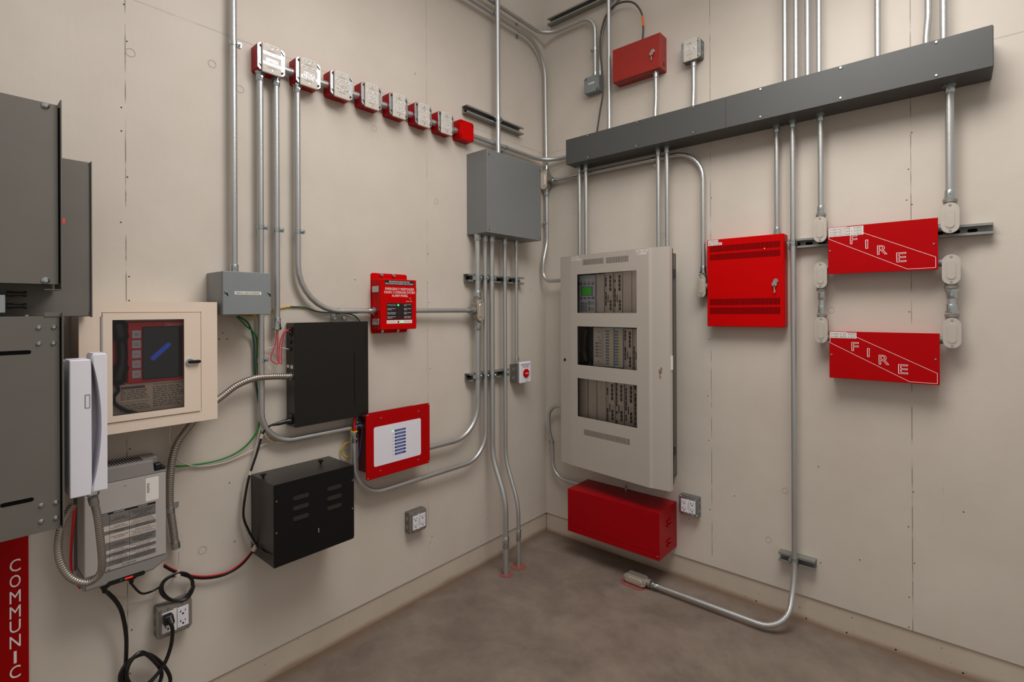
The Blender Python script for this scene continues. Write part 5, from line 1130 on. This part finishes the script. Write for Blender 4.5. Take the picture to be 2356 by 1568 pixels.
# ---- plate box
t = thing('junction_box', 'grey square box with an ivory plate reading ELGUARD TRBL above the wireway', 'junction box', 'R', (0.985, 0, 2.716))
part('box', MB().prism(octo(0.934, 1.033, 2.716, 2.815, .006), 0, .048), M['galv_dull'], t)
part('knockout', [MB().cyl((1.033, .024, 2.745), (1.0336, .024, 2.745), .01), MB().cyl((1.033, .024, 2.785), (1.0336, .024, 2.785), .01)], M['strut'], t)
cv = part('cover', MB().prism(octo(0.933, 1.034, 2.715, 2.816, .008), .048, .0535, 'o', .001), M['galv'], t, 'galvanized cover ring')
part('cover_screw', screws(MB(), [(0.945, 2.727), (1.022, 2.804), (0.945, 2.803), (1.022, 2.729)], .0535, .005, .005), M['zinc'], cv)
pl = part('face_plate', MB().box(0.948, 1.020, .0535, .0625, 2.707, 2.817, .004), M['ivory'], t, 'ivory cover plate')
tag('01020135', 0.962, 1.006, 2.772, 2.784, .0627, pl); tag('ELGUARD TRBL', 0.951, 1.017, 2.757, 2.769, .0627, pl)
part('plate_screw', screws(MB(), [(.984, 2.797), (.984, 2.720)], .0625, .0035, .0014), M['zinc'], pl)
part('lamp', screws(MB(), [(.979, 2.751), (.989, 2.751)], .0625, .0013, .001), M['dark'], pl)
for zf in (2.791, 2.738): print_lines(.968, 1.0, zf - .0035, zf + .0035, 3, .0629, M['ink_l'], pl)
c, u = up('short conduit between the ELGUARD TRBL box and the wireway', 1594.5, 190, 0.03, RCT, 2.716, kink=0.003); connector(c, (u + .003, .03, 2.716), (0, 0, -1), .0115)
# ---- small grey box
t = thing('junction_box', 'small grey square box with one thin label at the foot of the corner conduits', 'junction box', 'R', (0.387, 0, 2.726))
part('box', MB().box(.337, .438, 0, .047, 2.7195, 2.812, .003), M['grey_box'], t)
cv = part('cover', MB().prism(octo(.336, .439, 2.7185, 2.813, .008), .047, .052, 'o', .001), M['grey_box'], t)
part('cover_slot', [MB().prism([(.342, 2.798), (.346, 2.795), (.356, 2.803), (.352, 2.807)], .052, .0523), MB().prism([(.418, 2.723), (.422, 2.720), (.433, 2.733), (.429, 2.736)], .052, .0523)], M['dark'], cv)
part('cover_screw', screws(MB(), [(.347, 2.729), (.428, 2.803)], .052, .005, .004), M['zinc'], cv)
tag('SPLD 1/R-17', .365, .408, 2.766, 2.776, .0522, cv)
# ---- black cable and second conduit beside it
c = conduit('thin conduit bowing beside the black cable into the small grey box', 'R', [r(1446, -30, .014), r(1420, -2, .014), r(1395, 32, .014), r(1385, 70, .014), (r(1380.5, 120, .014)[0], .014, r(1380, 110, .014)[2]), (r(1380.5, 120, .014)[0], .014, 2.812)], .0088, bend=.25)
connector(c, (r(1380.5, 120, .014)[0], .0145, 2.812), (0, 0, 1), .009, .03)
t = thing('coaxial_cable', 'black cable arching from the brick red box and hanging down to the wireway', 'cable', 'R', r(1370, 305, .05))
cb = [(r(1478, 87, .04)[0], .04, QZ1), r(1480, 60, .04), r(1476, 30, .04), r(1460, 8, .036), r(1437, 4, .032), r(1412, 14, .031), r(1394, 38, .031), r(1383, 75, .032), r(1381, 120, .045), r(1386, 170, .06), r(1387, 215, .065), r(1380, 260, .06), (r(1371, 300, .06)[0], .06, RCT)]
part('cable', MB().tube(spline(cb, 8), .0052, 10), M['w_grey'], t)
i0 = spline(cb, 8)
part('tape_band', MB().tube([i0[8], i0[10], i0[12], i0[14]], .0062, 10), M['orange'], t, 'orange tape band')

# ---- fire alarm cabinet
t = thing('fire_alarm_cabinet', 'tall warm grey fire alarm cabinet with three glazed windows in its slightly open door', 'alarm cabinet', 'R', (0.6, 0, 0.53))
K0, K1, KZ0, KZ1 = 0.312, 0.878, 0.545, 1.728
bx = part('back_box', MB().box(K0, K1, 0, .004, KZ0, KZ1).box(K0, K0 + .003, 0, .128, KZ0, KZ1).box(K1 - .003, K1, 0, .128, KZ0, KZ1).box(K0, K1, 0, .128, KZ0, KZ0 + .003).box(K0, K1, 0, .128, KZ1 - .003, KZ1), M['galv_dull'], t, 'dull metal back box')
part('box_tab', [MB().box(K1, K1 + .008, .02, .09, 1.60, 1.645, .001), MB().box(K1, K1 + .008, .03, .08, .66, .70, .001)], M['black_p'], bx, 'black tabs on the side of the box')
part('gap_shade_frame', MB().holed(K0 - .004, .917, .536, 1.742, .1285, .150, [(K0 + .02, .86, .58, 1.70)]), M['dark'], t, 'dark inner frame behind the door')  # shade of the open gap and door's inner side, put in as black
# modules on a chassis plane
MO = 0.135
def mu(x, y, o=MO): return r(x, y, o)
part('chassis_plate', MB().box(K0 + .004, K1 - .004, .08, .085, KZ0 + .01, KZ1 - .01), M['tin_d'], t, 'dark chassis inside the cabinet')
def window_rows(): pass
def blank(x0, x1, y0, y1, m='tin', name='blank_module', back=0.0):
    a, b = mu(x0, (y0 + y1) / 2)[0], mu(x1, (y0 + y1) / 2)[0]; xm = (x0 + x1) / 2
    z1, z0 = mu(xm, y0)[2], mu(xm, y1)[2]
    return part(name, MB().box(a, b, .096, MO - back, z0, z1, .001), M[m], t), a, b, z0, z1
def card_module(x0, x1, y0, y1, seed):
    p, a, b, z0, z1 = blank(x0, x1, y0, y1, 'tin', 'loop_module'); rnd = random.Random(seed); w = b - a; h = z1 - z0; o = MO
    dk, lt = MB(), MB()
    zz = z1 - h * .03
    while zz > z0 + h * .08:
        hh = h * rnd.uniform(.06, .14); (dk if rnd.random() < .72 else lt).box(a + w * .06, a + w * .24, o, o + .001, max(zz - hh, z0), zz); zz -= hh + h * .012
    zz = z1 - h * .07
    for k in range(4): dk.box(a + w * .58, a + w * .82, o, o + .001, zz - h * .085, zz); zz -= h * .1
    zz = z0 + h * .32
    for k in range(3): dk.box(a + w * .6, a + w * .84, o, o + .001, zz - h * .075, zz); zz -= h * .088
    dk.box(a + w * .36, a + w * .46, o, o + .001, z0 + h * .26, z0 + h * .45); lt.box(a + w * .62, a + w * .82, o, o + .001, z0 + h * .34, z0 + h * .43)
    part('terminal_strip', dk, M['tin_d'], p); part('terminal_label', lt, M['table_l'], p)
# window 1
KO = MO + .001
p, a, b, z0, z1 = blank(1332.5, 1369.5, 632.5, 719, 'keypad', 'display_module'); W, H = b - a, z1 - z0
lb = part('display_bezel', MB().box(a + W * .12, a + W * .86, MO, KO, z0 + H * .45, z0 + H * .70, .0005), M['keycap'], p)
part('display', MB().box(a + W * .2, a + W * .78, KO, KO + .0006, z0 + H * .475, z0 + H * .675), M['lcd'], p, 'green lit display')
kb = MB()
for k in range(4):
    kb.box(a + W * (.04 + k * .245), a + W * (.21 + k * .245), MO, KO + .001, z0 + H * .74, z0 + H * .79).box(a + W * (.04 + k * .245), a + W * (.21 + k * .245), MO, KO + .001, z0 + H * .36, z0 + H * .42)
for i in range(4):
    for k in range(3): kb.box(a + W * (.10 + k * .14), a + W * (.21 + k * .14), MO, KO + .001, z0 + H * (.04 + i * .062), z0 + H * (.09 + i * .062))
kb.box(a + W * .58, a + W * .7, MO, KO + .001, z0 + H * .2, z0 + H * .31).box(a + W * .58, a + W * .7, MO, KO + .001, z0 + H * .05, z0 + H * .16)
part('keypad', kb, M['keycap'], p, 'dark keys')
part('key_label', [MB().box(a + W * .73, a + W * .93, MO, KO, z0 + H * .21, z0 + H * .3), MB().box(a + W * .73, a + W * .93, MO, KO, z0 + H * .05, z0 + H * .15), MB().box(a + W * .06, a + W * .2, MO, KO, z0 + H * .8, z0 + H * .84), MB().box(a + W * .3, a + W * .44, MO, KO, z0 + H * .8, z0 + H * .84), MB().box(a + W * .55, a + W * .69, MO, KO, z0 + H * .8, z0 + H * .84), MB().box(a + W * .79, a + W * .93, MO, KO, z0 + H * .8, z0 + H * .84)], M['table_l'], p)
dts = MB()
for k in range(5): dts.cyl((a + W * (.12 + k * .18), MO, z0 + H * .92), (a + W * (.12 + k * .18), KO, z0 + H * .92), .0016, n=8)
part('lamp', dts, M['ink'], p)
p, a, b, z0, z1 = blank(1372, 1390, 630, 719, 'tin', 'zone_strip_module')
zs = MB(); n = 26
for k in range(n): zs.box(a + (b - a) * .22, b - (b - a) * .06, MO, MO + .001, z0 + (z1 - z0) * (.02 + .96 * k / n), z0 + (z1 - z0) * (.02 + .96 * (k + .82) / n))
part('zone_label', zs, M['label'], p, 'column of white zone labels')
zl = MB()
for k in range(n): zl.cyl((a + (b - a) * .1, MO, z0 + (z1 - z0) * (.02 + .96 * (k + .4) / n)), (a + (b - a) * .1, MO + .001, z0 + (z1 - z0) * (.02 + .96 * (k + .4) / n)), .001, n=6)
part('lamp', zl, M['ink'], p)
card_module(1391.5, 1410, 627, 719.5, 1); card_module(1412, 1431.5, 626, 719.5, 2)
blank(1433, 1453, 624, 720); blank(1454, 1467, 622, 720)
# window 2
p, a, b, z0, z1 = blank(1364, 1392, 753, 842, 'tin', 'bay_panel', .004)
p, a, b, z0, z1 = blank(1368.5, 1385, 762, 832, 'label', 'page_module'); W, H = b - a, z1 - z0
bt = MB()
for k in range(5): bt.box(a + W * .12, a + W * .48, MO, KO + .001, z0 + H * (.16 + .106 * k), z0 + H * (.225 + .106 * k))
part('keypad', bt, M['keycap'], p); bl = MB()
for k in range(5): bl.box(a + W * .54, a + W * .9, MO, KO, z0 + H * (.165 + .106 * k), z0 + H * (.22 + .106 * k))
bl.box(a + W * .3, a + W * .72, MO, KO, z0 + H * .78, z0 + H * .83).box(a + W * .54, a + W * .92, MO, KO, z0 + H * .68, z0 + H * .73)
part('key_label', bl, M['table_l'], p)
part('mount_screw', screws(MB(), [((a + b) / 2, z0 + H * .03), ((a + b) / 2, z1 - H * .03)], MO, .0035, .001), M['ink'], p)
for x0, x1, sd in ((1393, 1411.5, 0), (1414.5, 1433, 1)):
    p, a, b, z0, z1 = blank(x0, x1, 753.5 + sd, 843 + sd * 2, 'keypad', 'switch_module'); W, H = b - a, z1 - z0
    yb, kb, lp_ = MB(), MB(), MB()
    for k in range(12):
        y0 = z0 + H * (.05 + .0755 * k); y1 = y0 + H * .05
        yb.box(a + W * .5, a + W * .86, MO, KO + .0006, y0, y1); kb.box(a + W * .2, a + W * .46, MO, KO + .001, y0, y1); lp_.box(a + W * .08, a + W * .16, MO, KO, y0 + .001, y1 - .001)
    part('zone_label', yb, M['yellow'], p, 'column of yellow tags'); part('keypad', kb, M['keycap'], p); part('lamp', lp_, M['dark'], p)
card_module(1436, 1455, 756, 850, 4); card_module(1456.5, 1474, 757, 852, 5)
hsb = [mu(1352, 757, .125), mu(1346, 782, .125), mu(1344, 805, .125), mu(1352, 832, .125)]
part('handset', MB().tube(spline(hsb, 6), [.016 if k < 5 or k > 13 else .011 for k in range(19)], 10), M['black_p'], t, 'black telephone handset in its bay')
cp, cr = ribbed([mu(1340, 800, .11), mu(1336, 812, .112), mu(1345, 822, .112), mu(1360, 830, .112)], .005, .0045)
part('coiled_cord', MB().tube(cp, cr, 8), M['black_p'], t)
# window 3
for x0, x1 in ((1333, 1352), (1353.5, 1372.5), (1374, 1394)): blank(x0, x1, 868, 968 + (x0 - 1333) * .2)
card_module(1395, 1414.5, 876, 972, 6); card_module(1416, 1435.5, 878, 975, 7); card_module(1437.5, 1458, 881, 979, 8); card_module(1459.5, 1478, 884, 982, 9)

# door: its own frame hinged on the corner side; main face from B to C
Bp, Cp = np.array((0.323, -0.181)), np.array((0.840, -0.244))
ang = math.atan2(Cp[1] - Bp[1], Cp[0] - Bp[0]); DW = float(np.linalg.norm(Cp - Bp))
ex_ = (Cp - Bp) / DW; en_ = np.array((ex_[1], -ex_[0]))     # along, outward
def todoor(x, y):                                          # world plan point to door frame (u, o)
    d = np.array((x, y)) - Bp; return (float(d @ ex_), float(d @ en_))
def dpx(px, py):                                           # photo point on the door face to (u, z)
    d = ray(px, py); nn = np.array((en_[0], en_[1], 0)); tt = ((np.array((Bp[0], Bp[1], 0)) - CAM) @ nn) / (d @ nn); P = CAM + tt * d
    return todoor(P[0], P[1])[0], P[2]
DZ0, DZ1 = 0.531, 1.743
Ap, Dp, Ep = todoor(.235, -.163), todoor(.856, -.238), todoor(.9415, -.2305)
holes = []
for (x0, y0, x1, y1, x2, y2, x3, y3) in ((1327, 631, 1464, 621.6, 1464.9, 719.6, 1327.5, 719.6), (1327.9, 750.4, 1464.9, 753, 1465.3, 851.6, 1328.3, 838.7), (1328.4, 868.7, 1465.8, 885.9, 1466.5, 983.9, 1329.3, 957.7)):
    c4 = [dpx(x0, y0), dpx(x1, y1), dpx(x2, y2), dpx(x3, y3)]
    holes.append(((c4[0][0] + c4[3][0]) / 2, (c4[1][0] + c4[2][0]) / 2, (c4[2][1] + c4[3][1]) / 2, (c4[0][1] + c4[1][1]) / 2))
u0h = sum(h[0] for h in holes) / 3; u1h = sum(h[1] for h in holes) / 3
holes = [(u0h, u1h, h[2], h[3]) for h in holes]
dm = MB().holed(0, DW, DZ0, DZ1, -.003, 0, holes)
for prof in ([(0, 0), (0, -.003), (Ap[0], Ap[1] - .003), (Ap[0] + .002, Ap[1])], [(DW, 0), (Dp[0], Dp[1]), (Dp[0], Dp[1] - .003), (DW, -.003)],
             [(Dp[0], Dp[1]), (Ep[0] - .006, Ep[1]), (Ep[0] - .002, Ep[1] - .002), (Ep[0], Ep[1] - .006), (Ep[0], Ep[1] - .030), (Ep[0] - .003, Ep[1] - .030), (Ep[0] - .003, Ep[1] - .006), (Dp[0], Dp[1] - .003)]):
    dm.prism(prof, DZ0, DZ1, 'z')
for zz in (DZ0, DZ1 - .003): dm.box(0, DW, -.035, -.003, zz, zz + .003).box(DW, Ep[0] - .004, Ep[1] - .028, Ep[1] - .005, zz, zz + .003)
me = dm.mesh('door', (0, 0, 0), 30); me.materials.append(M['panel'])
door = bpy.data.objects.new('door', me); COL.objects.link(door); door.parent = t; ORG[door.name] = (0, 0, 0)
door['label'] = 'warm grey door standing slightly open'
door.location = (Bp[0] - .6, Bp[1], -0.53); door.rotation_euler = (0, 0, ang)
for h in holes:
    part('pane', MB().quad(h[0] - .006, h[1] + .006, h[2] - .006, h[3] + .006, -.005), M['glass'], door, 'clear window pane')
vs = []
def vent(c4, n, m=None):
    a, b = dpx(*c4[0]), dpx(*c4[1]); z1 = .5 * (a[1] + b[1]); z0 = .5 * (dpx(*c4[2])[1] + dpx(*c4[3])[1]); w = (b[0] - a[0]) / n; v = MB(); vs.append(v)
    for k in range(n): v.box(a[0] + w * k, a[0] + w * (k + .42), 0, .0003, z0, z1)
vent(((1341.3, 597), (1389, 593), (1389, 605.5), (1341.3, 610)), 24)
vent(((1394.5, 592.4), (1446.5, 587), (1446.5, 601.3), (1394.5, 605.6)), 25)
vent(((1344, 987), (1449.8, 1009.5), (1449.8, 1024), (1344, 999.5)), 62)
part('vent_slots', vs, M['tin_d'], door)
a, b = dpx(1315, 591.5), dpx(1331, 590); tag('SLICETCM', a[0], b[0], a[1] - .008, a[1], .0002, door)
a, b = dpx(1315.5, 597), dpx(1337, 596); tag('100-MO-2 N0', a[0], b[0], a[1] - .009, a[1] + .001, .0002, door)
a, b = dpx(1464, 575.5), dpx(1491, 573); tag('NODE 1 SOUTH', a[0], b[0], a[1] - .011, a[1] + .001, .0002, door)
a, b = dpx(1467, 582), dpx(1487.5, 580); tag('EPL01 A-10', a[0], b[0], a[1] - .011, a[1] + .001, .0002, door)
q = dpx(1299.5, 827); kx = Ap[0] + (0 - Ap[0]) * .42; ko = Ap[1] * (1 - .42)
part('plug', MB().cyl((kx, ko - .001, q[1]), (kx, ko + .002, q[1]), .0085, n=16), M['black_p'], door, 'round black plug')
P = CAM + ray(1520, 848) * ((-.236 - CAM[1]) / ray(1520, 848)[1]); q = todoor(P[0], P[1])
lock(door, q[0], P[2], Ep[1], .048, .95)
P = CAM + ray(1545, 835) * ((-.225 - CAM[1]) / ray(1545, 835)[1])
part('latch_strip', MB().box(Ep[0] - .001, Ep[0] + .003, Ep[1] - .028, Ep[1] - .012, P[2] - .035, P[2] + .035), M['label'], door, 'pale latch strip on the door edge')

# ---- vented red cabinet
t = thing('power_supply_cabinet', 'bright red cabinet with four rows of vent slots and a key in its lock', 'power supply', 'R', (1.24, 0, 1.345))
V0, V1, VZ0, VZ1, VO = 1.067, 1.417, 1.3455, 1.7765, 0.0635
b = part('body', MB().box(V0 + .002, V1, 0, VO - .012, VZ0 + .002, VZ1 - .002, .0015), M['red'], t)
part('knockout', [MB().cyl((V1, .03, 1.68), (V1 + .0006, .03, 1.68), .011), MB().cyl((V1, .03, 1.60), (V1 + .0006, .03, 1.60), .011), MB().cyl((V1, .03, 1.41), (V1 + .0006, .03, 1.41), .004)], M['red_d'], b)
dr = part('door', MB().box(V0, V1 - .002, VO - .0115, VO, VZ0, VZ1, .0025), M['red'], t, 'bright red slotted door')
vr = [(1634, 1796, 567, 552.5, 581, 567.5), (1634, 1796, 585.5, 573, 599.5, 588), (1634, 1796, 687, 685, 700.5, 701.5), (1634, 1796, 707, 706, 721.5, 722.5)]
vs = []
for x0, x1, ya, yb, yc, yd in vr:
    a, b_ = r(x0, ya, VO), r(x1, yb, VO); z1 = .5 * (a[2] + b_[2]); z0 = .5 * (r(x0, yc, VO)[2] + r(x1, yd, VO)[2]); n = 57; w = (b_[0] - a[0]) / n; v = MB(); vs.append(v)
    for k in range(n): v.box(a[0] + w * k, a[0] + w * (k + .52), VO, VO + .0003, z0, z1)
part('vent_slots', vs, M['slot_red'], dr)
q = r(1759, 571, VO); part('lamp', MB().cyl((q[0], VO + .0003, q[2]), (q[0], VO + .001, q[2]), .0022, n=8), M['led_y'], dr, 'tiny amber lamp behind the slots')
q = r(1785, 646, VO); lock(dr, q[0], q[2], VO, .055)
a, b_ = r(1629, 553.5, VO), r(1652.5, 552, VO); tag('01030163', a[0], b_[0], VZ1 - .015, VZ1 - .003, VO + .0002, dr)
b_ = r(1661, 556, VO); tag('BPS TROUBLE', a[0], b_[0], VZ1 - .029, VZ1 - .0165, VO + .0002, dr)
conduit_body('cast conduit body hugging the side of the vented red cabinet', 'R', r(1615, 658, .045)[0], .5 * (r(1615, 633, .05)[2] + r(1615, 684, .05)[2]), .012, .043, .112, .038, [('z', 1, .016, .0118), ('u', 1, .022, .0118)])

# ---- FIRE boxes
def fire(label, u0, u1, z0, z1, tags, top):
    t = thing('fire_terminal_box', label, 'terminal box', 'R', ((u0 + u1) / 2, 0, z0), 'red FIRE boxes'); o = .08; W, H = u1 - u0, z1 - z0
    part('body', MB().box(u0 + .002, u1 - .002, .0412 if top else 0, o - .004, z0 + .003, z1 - .003, .001), M['red_d'], t)
    f = part('front_cover', MB().box(u0, u1, o - .0035, o, z0, z1, .0012), M['red_d'], t)
    def F(a, b): return (u0 + W * a, z0 + H * b)
    # white diagonal band outline
    pl = [F(.008, .985), F(.178, .985), F(.98, .245), F(.98, .04), F(.744, .035), F(.008, .757)] if top else [F(.008, .985), F(.164, .985), F(.98, .228), F(.98, .03), F(.749, .03), F(.008, .754)]
    bm_ = MB()
    for a, b in zip(pl, pl[1:] + pl[:1]):
        d = np.array(b) - np.array(a); n_ = np.array((-d[1], d[0])) / np.linalg.norm(d) * .0007
        bm_.prism([tuple(np.array(a) + n_), tuple(np.array(b) + n_), tuple(np.array(b) - n_), tuple(np.array(a) - n_)], o, o + .0003)
    part('band_outline', bm_, M['wht'], f, 'white outline of a sloping band')
    pos = (('F', .22, .29, .61, .80), ('I', .366, .392, .494, .68), ('R', .475, .570, .354, .541), ('E', .648, .735, .18, .373)) if top else (('F', .22, .29, .594, .78), ('I', .369, .392, .483, .662), ('R', .476, .572, .34, .535), ('E', .65, .736, .175, .366))
    for ch, a, b, c_, d in pos:
        lt = text(ch, u0 + W * a, u0 + W * b, z0 + H * c_, z0 + H * d, o + .0002, M['wht'], f, 'outlined_letter', outline=.0009)
    h_ = .0118
    for k, (s1, s2) in enumerate(tags):
        zz = z1 - .004 - k * (h_ + .0008)
        tag(s1, u0 + .004, u0 + .051, zz - h_, zz, o + .0002, f)
        tag(s2, u0 + .0525, u0 + (.127 if top else .098), zz - h_, zz, o + .0002, f)
    part('cover_screw', screws(MB(), [F(.022, .5), F(.965, .5)], o, .0042, .0025), M['zinc'], f)
    return t
fire('upper red FIRE box carrying three rows of stair audio labels', 1.592, 1.9565, 1.5795, 1.7795, [('01020132', 'STAIR 1 AUDIO'), ('01020133', 'STAIR 2 AUDIO'), ('01020134', 'STAIR 3 AUDIO')], True)
fire('lower red FIRE box carrying two rows of B1 and B2 audio labels', 1.5955, 1.960, 1.134, 1.3335, [('01020127', 'B1 AUDIO'), ('01020128', 'B2 AUDIO')], False)
# conduit bodies and pipes round the FIRE boxes
def fb(label, x, y0, y1, off, w, hubs):
    q = r(x, (y0 + y1) / 2, off + .045); z1, z0 = r(x, y0, off + .045)[2], r(x, y1, off + .045)[2]
    conduit_body(label, 'R', q[0], (z0 + z1) / 2, off, w, z1 - z0, .042, hubs); return q[0], z0, z1
cu1, a0, a1 = fb('conduit body at the upper inner corner of the upper FIRE box', 1886.5, 497, 557, .042, .05, [('z', 1, .022, .0115), ('u', 1, .03, .0115, -.24)])
cu2, b0_, b1_ = fb('conduit body at the lower inner corner of the upper FIRE box', 1887.5, 602.5, 663, .03, .05, [('z', -1, .022, .0115), ('u', 1, .03, .0115, .29)])
cu3, c0, c1_ = fb('conduit body at the upper inner corner of the lower FIRE box', 1889, 728, 789, .03, .05, [('z', 1, .022, .0115), ('u', 1, .03, .0115, -.31)])
cu4, d0_, d1_ = fb('larger conduit body at the upper outer corner of the upper FIRE box', 2186, 465.5, 536, .042, .0545, [('z', 1, .026, .013), ('u', -1, .04, .013, -.27)])
cu5, e0_, e1_ = fb('larger conduit body at the lower outer corner of the upper FIRE box', 2188.5, 584.5, 654, .03, .0545, [('z', -1, .026, .013), ('u', -1, .04, .013, .25)])
cu6, f0_, f1_ = fb('larger conduit body at the upper outer corner of the lower FIRE box', 2190.5, 731, 801, .03, .0545, [('z', 1, .026, .013), ('u', -1, .04, .013, -.25)])
c = conduit('conduit from the wireway to the upper inner corner of the upper FIRE box', 'R', [(cu1, .063, RCB), (cu1, .063, a1 + .014)], .0118)
connector(c, (cu1, .063, RCB), (0, 0, -1), .0118); connector(c, (cu1, .063, a1 + .012), (0, 0, 1), .0118, .036)
c = conduit('thicker conduit from the wireway to the upper outer corner of the upper FIRE box', 'R', [(cu4, .063, RCB), (cu4, .063, d1_ + .014)], .0142)
connector(c, (cu4, .063, RCB), (0, 0, -1), .0142); connector(c, (cu4, .063, d1_ + .014), (0, 0, 1), .0142, .036)
c = conduit('short conduit joining the two FIRE boxes on the inner side', 'R', [((cu2 + cu3) / 2, .051, b0_ - .014), ((cu2 + cu3) / 2, .051, c1_ + .014)], .0118)
connector(c, ((cu2 + cu3) / 2, .051, b0_ - .014), (0, 0, -1), .0118); connector(c, ((cu2 + cu3) / 2, .051, c1_ + .014), (0, 0, 1), .0118)
c = conduit('short conduit joining the two FIRE boxes on the outer side', 'R', [((cu5 + cu6) / 2, .051, e0_ - .018), ((cu5 + cu6) / 2, .051, f1_ + .018)], .0142)
connector(c, ((cu5 + cu6) / 2, .051, e0_ - .018), (0, 0, -1), .0142); connector(c, ((cu5 + cu6) / 2, .051, f1_ + .018), (0, 0, 1), .0142)

# ---- red battery box
t = thing('battery_cabinet', 'red metal battery box under the fire alarm cabinet, louvered on its end', 'battery box', 'R', (0.6, 0, 0.161))
X0, X1, XZ0, XZ1, XO = .318, .8765, .161, .402, .215
part('body', MB().box(X0, X1, 0, XO - .003, XZ0, XZ1, .0015), M['red_b'], t)
f = part('front_cover', MB().box(X0, X1 + .001, XO - .0025, XO, XZ0 + .032, XZ1 + .001, .001), M['red_b'], t)
part('front_lip', MB().box(X0, X1 + .001, XO - .0025, XO + .001, XZ0, XZ0 + .030, .001), M['red_b'], t)
lv = []
for zc_ in (.330, .308, .228, .206): lv.append(MB().box(X1, X1 + .007, .075, .125, zc_ - .006, zc_ + .006, .004, 3))
part('louver', lv, M['red_b'], t)
q = fl(1440, 1127, XZ1); part('lid_latch', MB().cyl((q[0], -q[1], XZ1), (q[0], -q[1], XZ1 + .006), .009, n=14).cyl((q[0], -q[1], XZ1 + .006), (q[0], -q[1], XZ1 + .02), .004, n=10).box(q[0] - .003, q[0] + .003, -q[1] - .003, -q[1] + .003, XZ1 + .02, XZ1 + .032, .001), M['zinc'], t, 'metal lid latch')
part('front_screw', screws(MB(), [(X1 - .01, XZ0 + .022)], XO + .001, .0035, .002), M['zinc'], t)

# ================================================================== light and camera
def area(name, loc, rot, sx, sy, power, col):
    L = bpy.data.lights.new(name, 'AREA'); L.shape = 'RECTANGLE'; L.size = sx; L.size_y = sy; L.energy = power; L.color = col
    o = bpy.data.objects.new(name, L); o.location = loc; o.rotation_euler = rot; COL.objects.link(o); return o
WARM = (1.0, 0.965, 0.93)
area('ceiling_strip', (1.6, -1.3, 3.05), (0, 0, math.radians(45)), 1.5, 0.7, 37, WARM)
area('ceiling_strip', (2.0, -1.8, 4.4), (0, 0, math.radians(45)), 2.2, 1.2, 30, WARM)
w = bpy.data.worlds.new('room_light'); scene.world = w; w.use_nodes = True
nt = w.node_tree; bg = nt.nodes['Background']
tc = nt.nodes.new('ShaderNodeTexCoord'); sp = nt.nodes.new('ShaderNodeSeparateXYZ'); nt.links.new(tc.outputs['Generated'], sp.inputs[0])
rp = nt.nodes.new('ShaderNodeValToRGB'); e = rp.color_ramp.elements
e[0].position = 0.0; e[0].color = (.40, .375, .35, 1); e[1].position = 1.0; e[1].color = (.58, .56, .535, 1)
mr = nt.nodes.new('ShaderNodeMapRange'); mr.inputs[1].default_value = -0.4; mr.inputs[2].default_value = 0.8; nt.links.new(sp.outputs[2], mr.inputs[0])
nt.links.new(mr.outputs[0], rp.inputs[0]); nt.links.new(rp.outputs[0], bg.inputs['Color']); bg.inputs['Strength'].default_value = 0.92

cam = bpy.data.cameras.new('camera'); co = bpy.data.objects.new('camera', cam); COL.objects.link(co)
cam.sensor_fit = 'HORIZONTAL'; cam.sensor_width = 36; cam.lens = 36 * FPX / 2356
cam.shift_x = (1178 - PCX) / 2356; cam.shift_y = -(784 - PCY) / 2356
cam.clip_start = 0.02
Rm = Matrix(((RV[0], 0, -FV[0]), (RV[1], 0, -FV[1]), (0, 1, 0))).to_4x4()
co.matrix_world = Matrix.Translation(Vector(CAM)) @ Rm @ Matrix.Rotation(-ROLL, 4, 'Z')
scene.camera = co
scene.view_settings.view_transform = 'Standard'; scene.view_settings.look = 'None'; scene.view_settings.exposure = -0.08
scene.cycles.use_denoising = True
scene.cycles.max_bounces = 6; scene.cycles.transparent_max_bounces = 8
